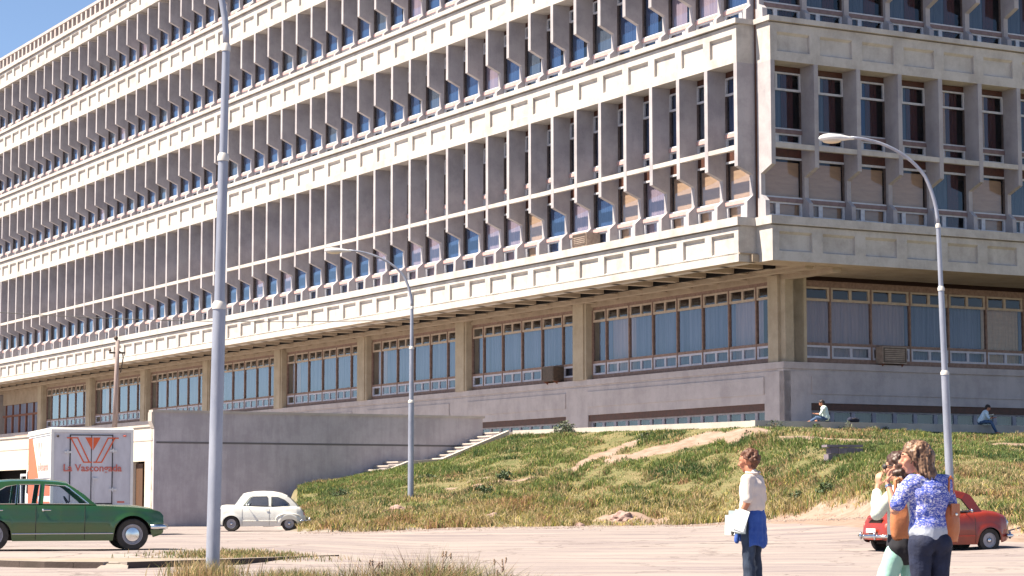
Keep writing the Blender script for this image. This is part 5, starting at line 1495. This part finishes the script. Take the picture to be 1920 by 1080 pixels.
mb = MB(); mb.tube([(-.15,-.08,.12),(0,-.16,.16),(.15,-.08,.12)], .015, 6); mb.build('strap', SEAT, sb)
# ------------------------------------------------------------------ stone block and rubble on the slope
def surf(px_x, X0, Y0): return gz(X0, Y0)
sx_, sy_ = 11.81, 79.8
stn = empty('stone_block', (sx_, sy_, gz(sx_, sy_)-.13), R(14), 'low weathered grey stone block half sunk in the grass below the ledge', 'stone block')
mb = MB()
rs_ = random.Random(4)
for i in range(4):
    for j in range(2):
        x0 = -.62+i*.31+(.1 if j else 0); mb.box(x0, x0+.295, -.18-rs_.uniform(0,.05), .25, j*.24, j*.24+.225-rs_.uniform(0,.03))
mb.box(-.68,.70,-.22,.28,.475,.56)
mb.build('masonry', concrete('old_grey_stone', (.24,.20,.23), (.10,.085,.11), .2), stn)
def rock(loc, s_, label, seed):
    bm = bmesh.new(); bmesh.ops.create_icosphere(bm, subdivisions=3, radius=s_)
    for v in bm.verts: v.co *= 1+.35*noise.noise(v.co*2.2/s_+Vector((seed*7,0,0))); v.co.z *= .62
    me_ = bpy.data.meshes.new('rock'); bm.to_mesh(me_); bm.free()
    o = link_mesh('rock', me_, ROCKM, None, loc); tag(o, label, 'rock', 'rocks at the foot of the slope'); return o
ROCKM = mat('pinkish_rock', (.36,.24,.21), .9, (.24,.16,.14), 6, bump=.6, bscale=12)
for (x, y, s_, lb) in ((3.85,78.0,.42,'largest pinkish rock at the foot of the grass slope, right of centre'),(-.67,78.9,.30,'low pinkish rock where the grass meets the road, left of the larger one'),
                       (-4.26,82.8,.28,'small pale rock in the weeds right of the slope lamp post'),(2.3,77.1,.2,'small rock just left of the largest pinkish rock')):
    rock((x, y, gz(x, y)), s_, lb, x)
# ------------------------------------------------------------------ grass
def grass_mesh(name, pts, h, w_, lean, cols, blades_seed=1, curve=.5):
    """pts Nx3 roots; h,w,lean arrays; cols Nx3 true blade colours"""
    g = np.random.default_rng(blades_seed); n = len(pts)
    a = g.uniform(0, 2*np.pi, n); d = np.stack([np.cos(a), np.sin(a)], 1); ld = g.uniform(0, 2*np.pi, n); l = np.stack([np.cos(ld), np.sin(ld)], 1)*lean[:,None]
    V_ = np.zeros((n, 5, 3))
    side = np.stack([d[:,0], d[:,1], np.zeros(n)], 1)*w_[:,None]/2
    up_ = np.zeros((n,3)); up_[:,2] = h
    ln = np.zeros((n,3)); ln[:,:2] = l*h[:,None]
    V_[:,0] = pts - side; V_[:,1] = pts + side
    mid = pts + up_*.58 + ln*.35
    V_[:,2] = mid + side*.75; V_[:,3] = mid - side*.75; V_[:,4] = pts + up_*(1-.25*lean[:,None]) + ln
    idx = np.arange(n)[:,None]*5
    q = np.concatenate([idx+0, idx+1, idx+2, idx+3], 1); t = np.concatenate([idx+3, idx+2, idx+4], 1)
    me_ = bpy.data.meshes.new(name)
    me_.vertices.add(n*5); me_.vertices.foreach_set('co', V_.reshape(-1))
    loops = np.concatenate([q.reshape(-1), t.reshape(-1)]); me_.loops.add(len(loops)); me_.loops.foreach_set('vertex_index', loops.astype(np.int32))
    me_.polygons.add(2*n); st_ = np.concatenate([np.arange(n)*4, 4*n+np.arange(n)*3]); me_.polygons.foreach_set('loop_start', st_.astype(np.int32))
    me_.update(calc_edges=True)
    at_ = me_.attributes.new('blade', 'FLOAT_COLOR', 'POINT'); c4 = np.ones((n,5,4)); c4[:,:,:3] = cols[:,None,:]
    at_.data.foreach_set('color', c4.reshape(-1))
    return me_
m, N, L, B = new_mat('grass_blades')
at_ = N.new('ShaderNodeAttribute'); at_.attribute_name = 'blade'; L.new(at_.outputs['Color'], B.inputs['Base Color']); B.inputs['Roughness'].default_value = .7
B.inputs['Specular IOR Level'].default_value = .2
tr_ = N.new('ShaderNodeBsdfTranslucent'); L.new(at_.outputs['Color'], tr_.inputs[0]); mxs = N.new('ShaderNodeMixShader'); mxs.inputs[0].default_value = .3
L.new(B.outputs[0], mxs.inputs[1]); L.new(tr_.outputs[0], mxs.inputs[2]); L.new(mxs.outputs[0], N['Material Output'].inputs[0])
GRASS = m
def vnoise(X, Y, s, seed=0):
    """smooth value noise"""
    g = np.random.default_rng(seed); T_ = g.random((64, 64)); x = X/s+100; y = Y/s+100
    xi = np.floor(x).astype(int); yi = np.floor(y).astype(int); fx = x-xi; fy = y-yi; fx = fx*fx*(3-2*fx); fy = fy*fy*(3-2*fy)
    def t(i, j): return T_[(xi+i) % 64, (yi+j) % 64]
    return (t(0,0)*(1-fx)+t(1,0)*fx)*(1-fy)+(t(0,1)*(1-fx)+t(1,1)*fx)*fy
def lerp3(a, b, t): return a[None,:]*(1-t[:,None])+b[None,:]*t[:,None]
g = np.random.default_rng(3)
Nn = 400000
X = g.uniform(-9.8, 24.5, Nn*2); Y = g.uniform(56.5, 101.5, Nn*2)
vis = (np.abs(X/Y) < .245) & (X/Y > -.096)
t_ = hill_t(X, Y); msk = (t_ > -.012) & (t_ < .995) & (left_mask(X, Y) > .45) & vis
bb = bare(X, Y); clump = vnoise(X, Y, .9, 1)*.6+vnoise(X, Y, .33, 2)*.4
thin = vnoise(X, Y, 1.1, 21)*.6+vnoise(X, Y, .4, 22)*.4
keep = msk & (g.random(len(X)) > bb*1.12) & (g.random(len(X)) < np.clip(.25+1.4*clump-.6*(thin > .60), .22, 1))
X, Y, t_, bb, clump = X[keep][:Nn], Y[keep][:Nn], t_[keep][:Nn], bb[keep][:Nn], clump[keep][:Nn]
Zr = ground_z(X, Y)-.02
big = vnoise(X, Y, 4.2, 5); md = vnoise(X, Y*1.0, 1.6, 6)
low = np.clip(1-t_*2.1, 0, 1)                        # foot of the slope: taller, dry weeds
dry = np.clip(.45*big+.5*md+.50*low+.35*np.clip((X-12)/5, 0, 1)*(t_ < .55)-.26+.3*vnoise(X, Y, .5, 9), 0, 1)
dry = np.clip((dry-.25)*1.9, 0, 1)
green = np.array([.145,.195,.062]); deep = np.array([.060,.105,.040]); straw = np.array([.44,.35,.20]); rustc = np.array([.36,.22,.13]); yel = np.array([.40,.34,.10])
c0 = lerp3(green, deep, np.clip((vnoise(X, Y, .8, 12)-.45)*2.4, 0, 1))
c1 = lerp3(straw, rustc, np.clip((vnoise(X, Y, 1.3, 13)-.45)*2.5, 0, 1))
pick = (g.random(len(X)) < (.07+.68*dry))
cols = np.where(pick[:,None], c1, c0); yl = (g.random(len(X)) < .05*(1+3*low)); cols = np.where(yl[:,None], yel[None,:], cols)
cols *= g.uniform(.7, 1.3, (len(X), 1))
h = (.07+.22*clump**1.8+.26*low*vnoise(X, Y, .6, 14)+.10*vnoise(X, Y, 2.2, 15))*g.uniform(.6, 1.3, len(X))
h *= np.clip((1-t_)/.06, .35, 1)
sh_ = sm((vnoise(X, Y, 1.1, 21)*.6+vnoise(X, Y, .4, 22)*.4-.52)/.12); h *= 1-.55*sh_; cols = cols*(1-.0*sh_[:,None])+np.array([.05,.035,.02])*sh_[:,None]
me_ = grass_mesh('slope_grass', np.stack([X, Y, Zr], 1), h, g.uniform(.018, .042, len(X)), g.uniform(.1, .9, len(X)), cols, 4)
o = link_mesh('slope_grass', me_, GRASS); tag(o, 'rough green and straw-coloured grass and weeds covering the slope', 'grass', kind='stuff')

def tuft_field(name, label, n, fx, fy, fh, seed, cols_, wmin=.006, wmax=.014, lean=(.1,.6)):
    g = np.random.default_rng(seed); X = fx(g, n); Y = fy(g, n, X); k = np.ones(n, bool); Z = ground_z(X, Y)-.01
    h = fh(g, X, Y)
    ci = g.integers(0, len(cols_), n); c_ = np.array(cols_)[ci]*g.uniform(.7,1.3,(n,1))
    me_ = grass_mesh(name, np.stack([X, Y, Z], 1), h, g.uniform(wmin, wmax, n), g.uniform(lean[0], lean[1], n), c_, seed)
    o = link_mesh(name, me_, GRASS); return tag(o, label, 'grass', kind='stuff')
GC = [(.13,.16,.05),(.09,.13,.04),(.40,.32,.17),(.46,.34,.20),(.33,.22,.12),(.18,.19,.07)]
# foreground weeds along the bottom edge, centre: mound between x=-2.2 and +0.6 about 21 m away
def fh1(g, X, Y):
    e = np.exp(-((X+.80)/.80)**2)*.29+np.exp(-((X+1.7)/.45)**2)*.10
    return np.clip(.12+e*1.0, .1, .6)*g.uniform(.45, 1.12, len(X))
tuft_field('foreground_weeds', 'dry seeding weeds along the bottom edge of the picture, near the camera', 10500, lambda g, n: g.normal(-.80, .66, n), lambda g, n, X: g.uniform(20.2, 22.2, n), lambda g, X, Y: (fh1(g, X, Y)+.30)*(.62+.62*vnoise(X, Y, .16, 41)), 31, GC+[(.10,.06,.035),(.24,.13,.08),(.05,.06,.025)], .004, .011, (.1,1.1))
tuft_field('post_weeds', 'dry straw-coloured weeds at the foot of the nearest lamp post', 1500, lambda g, n: g.normal(-4.45, .24, n), lambda g, n, X: g.uniform(31.6, 33.4, n), lambda g, X, Y: g.uniform(.15, .42, len(X)), 32, GC[2:], .006, .014)
tuft_field('island_grass', 'thin short grass on the kerbed island in front of the green car', 3200, lambda g, n: g.normal(-5.3, .75, n), lambda g, n, X: g.normal(42.9, .45, n), lambda g, X, Y: .05+g.uniform(.01, .07, len(X)), 33, GC, .01, .02)
tuft_field('kerb_weeds', 'small straw tufts beside the road kerb at bottom centre', 2500, lambda g, n: g.normal(-3.2, .35, n), lambda g, n, X: 32.0+g.uniform(-1.5, 1.5, n), lambda g, X, Y: g.uniform(.03, .26, len(X)), 34, GC, .006, .012)
# taller seed stalks in the foreground: countable plants
SEEDM = mat('dry_seed_stalk', (.34,.24,.17), .8, (.22,.15,.12), 20)
LEAFM = mat('weed_leaf', (.10,.13,.05), .7, (.16,.15,.07), 20)
def stalk(x, y, h_, sd, label):
    r_ = random.Random(sd); o = empty('seeding_weed', (x, y, gz(x, y)-.02), r_.uniform(0, 6), label, 'weed', 'tall seeding weeds near the camera')
    mb = MB(); lx, ly = r_.uniform(-.12,.2), r_.uniform(-.1,.1); top = []
    pts = [(lx*h_*t**1.6, ly*h_*t, h_*t) for t in np.linspace(0, 1, 7)]; mb.tube(pts, [.006-.0006*i for i in range(7)], 5)
    tips = [pts[-1]]
    for q in range(7):
        t = r_.uniform(.5,.95); b0 = Vector(pts[min(6, int(t*6))]); tp = b0+Vector((r_.uniform(-.10,.12), r_.uniform(-.08,.08), r_.uniform(.04,.12))); mb.tube([b0, (b0+tp)/2+Vector((0,0,.01)), tp], .003, 4); tips.append(tuple(tp))
    s_ = mb.build('stem', SEEDM, o)
    for tp in tips:
        mb = MB()
        for k in range(5): mb.ball((tp[0]+r_.uniform(-.005,.005), tp[1]+r_.uniform(-.005,.005), tp[2]-k*.010), (.009,.009,.011), 5)
        mb.build('seed_head', SEEDM, o)
    mb = MB()
    for q in range(6):
        t = r_.uniform(.1,.7); b0 = Vector(pts[int(t*6)]); a = r_.uniform(0, 6.28); d = Vector((math.cos(a), math.sin(a), .4)); s2 = Vector((-math.sin(a), math.cos(a), 0))*.012
        mb.add([b0, b0+d*.05+s2, b0+d*.12-Vector((0,0,.02)), b0+d*.05-s2], [(0,1,2,3)])
    mb.build('leaf', LEAFM, o)
    return o
for i, (px_, hh, lb) in enumerate(((826,.70,'tallest seeding weed stalk in the bottom centre clump'),(700,.62,'thin seeding stalk at the left side of the bottom centre clump'),(950,.63,'upright dry weed stalk at the right end of the bottom centre clump'),(770,.60,'short seeding stalk just left of the tallest one'))):
    stalk((px_-960)/4175*21.0, 21.0, hh, i+3, lb)
# agave-like rosette at the bottom edge, left of centre
ag = empty('spiky_plant', (-2.52, 21.6, -.02), 0, 'dark green spiky-leaved plant at the bottom edge between pole and weeds', 'plant')
mb = MB(); r_ = random.Random(6)
for q in range(26):
    a = q*2.399; el_ = .35+.9*(q/26); ln_ = .44*(1-.25*q/26); d = Vector((math.cos(a)*math.cos(el_), math.sin(a)*math.cos(el_), math.sin(el_))); s2 = Vector((-math.sin(a), math.cos(a), 0))*.028
    b0 = Vector((0,0,.12)); mid_ = b0+d*ln_*.5; tp = b0+d*ln_-Vector((0,0,.05)); dn = Vector((0,0,-.012))
    mb.add([b0-s2*.6, b0+s2*.6, mid_+s2, tp, mid_-s2, mid_+dn], [(0,1,5),(1,2,5),(2,3,5),(3,4,5),(4,0,5),(0,1,2,3,4)])
mb.build('leaves', mat('dark_spiky_leaf', (.025,.055,.018), .45, (.05,.08,.03), 8), ag)
mb = MB(); cap_mesh(mb, (0,0,0), (0,0,.2), .05, .04); mb.build('stem', SEEDM, ag)

# ------------------------------------------------------------------ shrubs on the slope
def leaf_cloud(n, rx_, ry_, rz_, seed, size=.045, gaps=.35):
    g = np.random.default_rng(seed); mb = MB(); k = 0
    while k < n:
        v = g.normal(size=3); v /= np.linalg.norm(v); r_ = g.random()**.45
        p = v*r_*np.array([rx_, ry_, rz_]); p[2] = abs(p[2])
        if noise.noise(Vector(p*5)+Vector((seed*3,0,0))) < -.02-gaps*.2+ (r_-.6)*.5: 
            k += .34; continue
        a = g.normal(size=3); a /= np.linalg.norm(a); b_ = np.cross(a, g.normal(size=3)); b_ /= np.linalg.norm(b_); s_ = size*g.uniform(.6, 1.5)
        mb.add([p-a*s_, p+b_*s_*.45, p+a*s_, p-b_*s_*.45], [(0,1,2,3)]); k += 1
    return mb
SH_D = mat('dark_shrub_leaf', (.035,.065,.025), .6, (.07,.10,.035), 14); SH_G = mat('grey_green_leaf', (.12,.14,.09), .7, (.07,.09,.05), 14)
def shrub(x, y, s3, seed, mt, label, n=700, grp='shrubs on the slope', sz=.05):
    o = empty('shrub', (x, y, gz(x, y)-.04), 0, label, 'shrub', grp)
    leaf_cloud(n, *s3, seed, sz).build('foliage', mt, o)
    mb = MB(); r_ = random.Random(seed)
    for q in range(6): mb.tube([(0,0,0), (r_.uniform(-.4,.4)*s3[0], r_.uniform(-.4,.4)*s3[1], s3[2]*.7)], [.02,.006], 5)
    mb.build('stems', SEEDM, o); return o
shrub(2.31, 97.1, (.62,.5,.62), 1, SH_G, 'largest grey-green shrub leaning over the top ledge of the slope', 1100)
shrub(-.32, 87.5, (.42,.35,.38), 2, SH_D, 'dark rounded shrub in the middle of the slope, upper one of the near pair')
shrub(-1.03, 85.2, (.46,.35,.36), 3, SH_D, 'dark shrub on the slope just below and left of the middle shrub')
shrub(-.97, 83.5, (.26,.22,.22), 4, SH_D, 'smallest dark bush low on the slope under the middle shrubs', 300)
shrub(5.44, 91.2, (.34,.3,.34), 5, SH_D, 'small dark bush beside the bare sandy track high on the slope', 450)
shrub(-6.69, 87.5, (.5,.4,.4), 6, SH_D, 'dark weedy bush at the left end of the slope, above the white car', 700)
shrub(9.93, 77.1, (.5,.4,.34), 7, SH_D, 'dark leafy bush in the slope grass between the man and the women', 600)
shrub(10.8, 75.6, (.62,.5,.40), 8, SH_D, 'broad dark bush low on the slope just left of the women', 800)
shrub(-3.49, 91.1, (.5,.3,.3), 11, SH_D, 'low dark green bush just right of the slope lamp post', 500)
for i, (x, y, s_) in enumerate(((9.2,87.6,.20),(10.4,88.3,.40),(12.2,89.3,.26),(13.6,90.2,.40),(14.6,90.7,.28),(15.3,91.2,.22))):
    shrub(x, y, (s_*1.1, s_*.8, s_), 20+i, SH_G if i % 2 else SH_D, ['low sprig at the ledge corner','leafy sprig against the ledge, right of the corner','small dark sprig left of the first seated person','grey-green plant at the feet of the first seated person','dark plant under the ledge right of the first seated person','smallest tuft against the ledge right of the first seated person'][i], 260, 'plants growing against the ledge', .04)

# ------------------------------------------------------------------ loose gravel and litter along the road edge
g = np.random.default_rng(77); nP = 5200; mb = MB()
px = g.uniform(-7, 14.5, nP); yf_ = np.interp(px, FOOT[:,0], FOOT[:,1]); py = yf_ - np.abs(g.normal(0, 2.4, nP)) + .6
pz = ground_z(px, py)
base = np.array([(0,0,1),(1,0,0),(-.5,.87,0),(-.5,-.87,0),(0,0,-1)])
V_ = []; F_ = []
for i in range(nP):
    s_ = g.uniform(.012, .045)*(2.2 if g.random() < .03 else 1); a = g.uniform(0, 6.28); c_, d_ = math.cos(a), math.sin(a)
    b = len(V_)
    for v in base:
        V_.append((px[i]+s_*(v[0]*c_-v[1]*d_)*g.uniform(.7,1.3), py[i]+s_*(v[0]*d_+v[1]*c_)*g.uniform(.7,1.3), pz[i]+s_*.6*v[2]))
    for f_ in ((0,1,2),(0,2,3),(0,3,1),(4,2,1),(4,3,2),(4,1,3)): F_.append(tuple(b+q for q in f_))
me_ = bpy.data.meshes.new('gravel'); me_.from_pydata(V_, [], F_)
o = link_mesh('gravel', me_, mat('loose_stones', (.34,.27,.23), .95, (.16,.12,.11), 3)); tag(o, 'loose stones and grit scattered where the road meets the grass slope', 'gravel', kind='stuff')
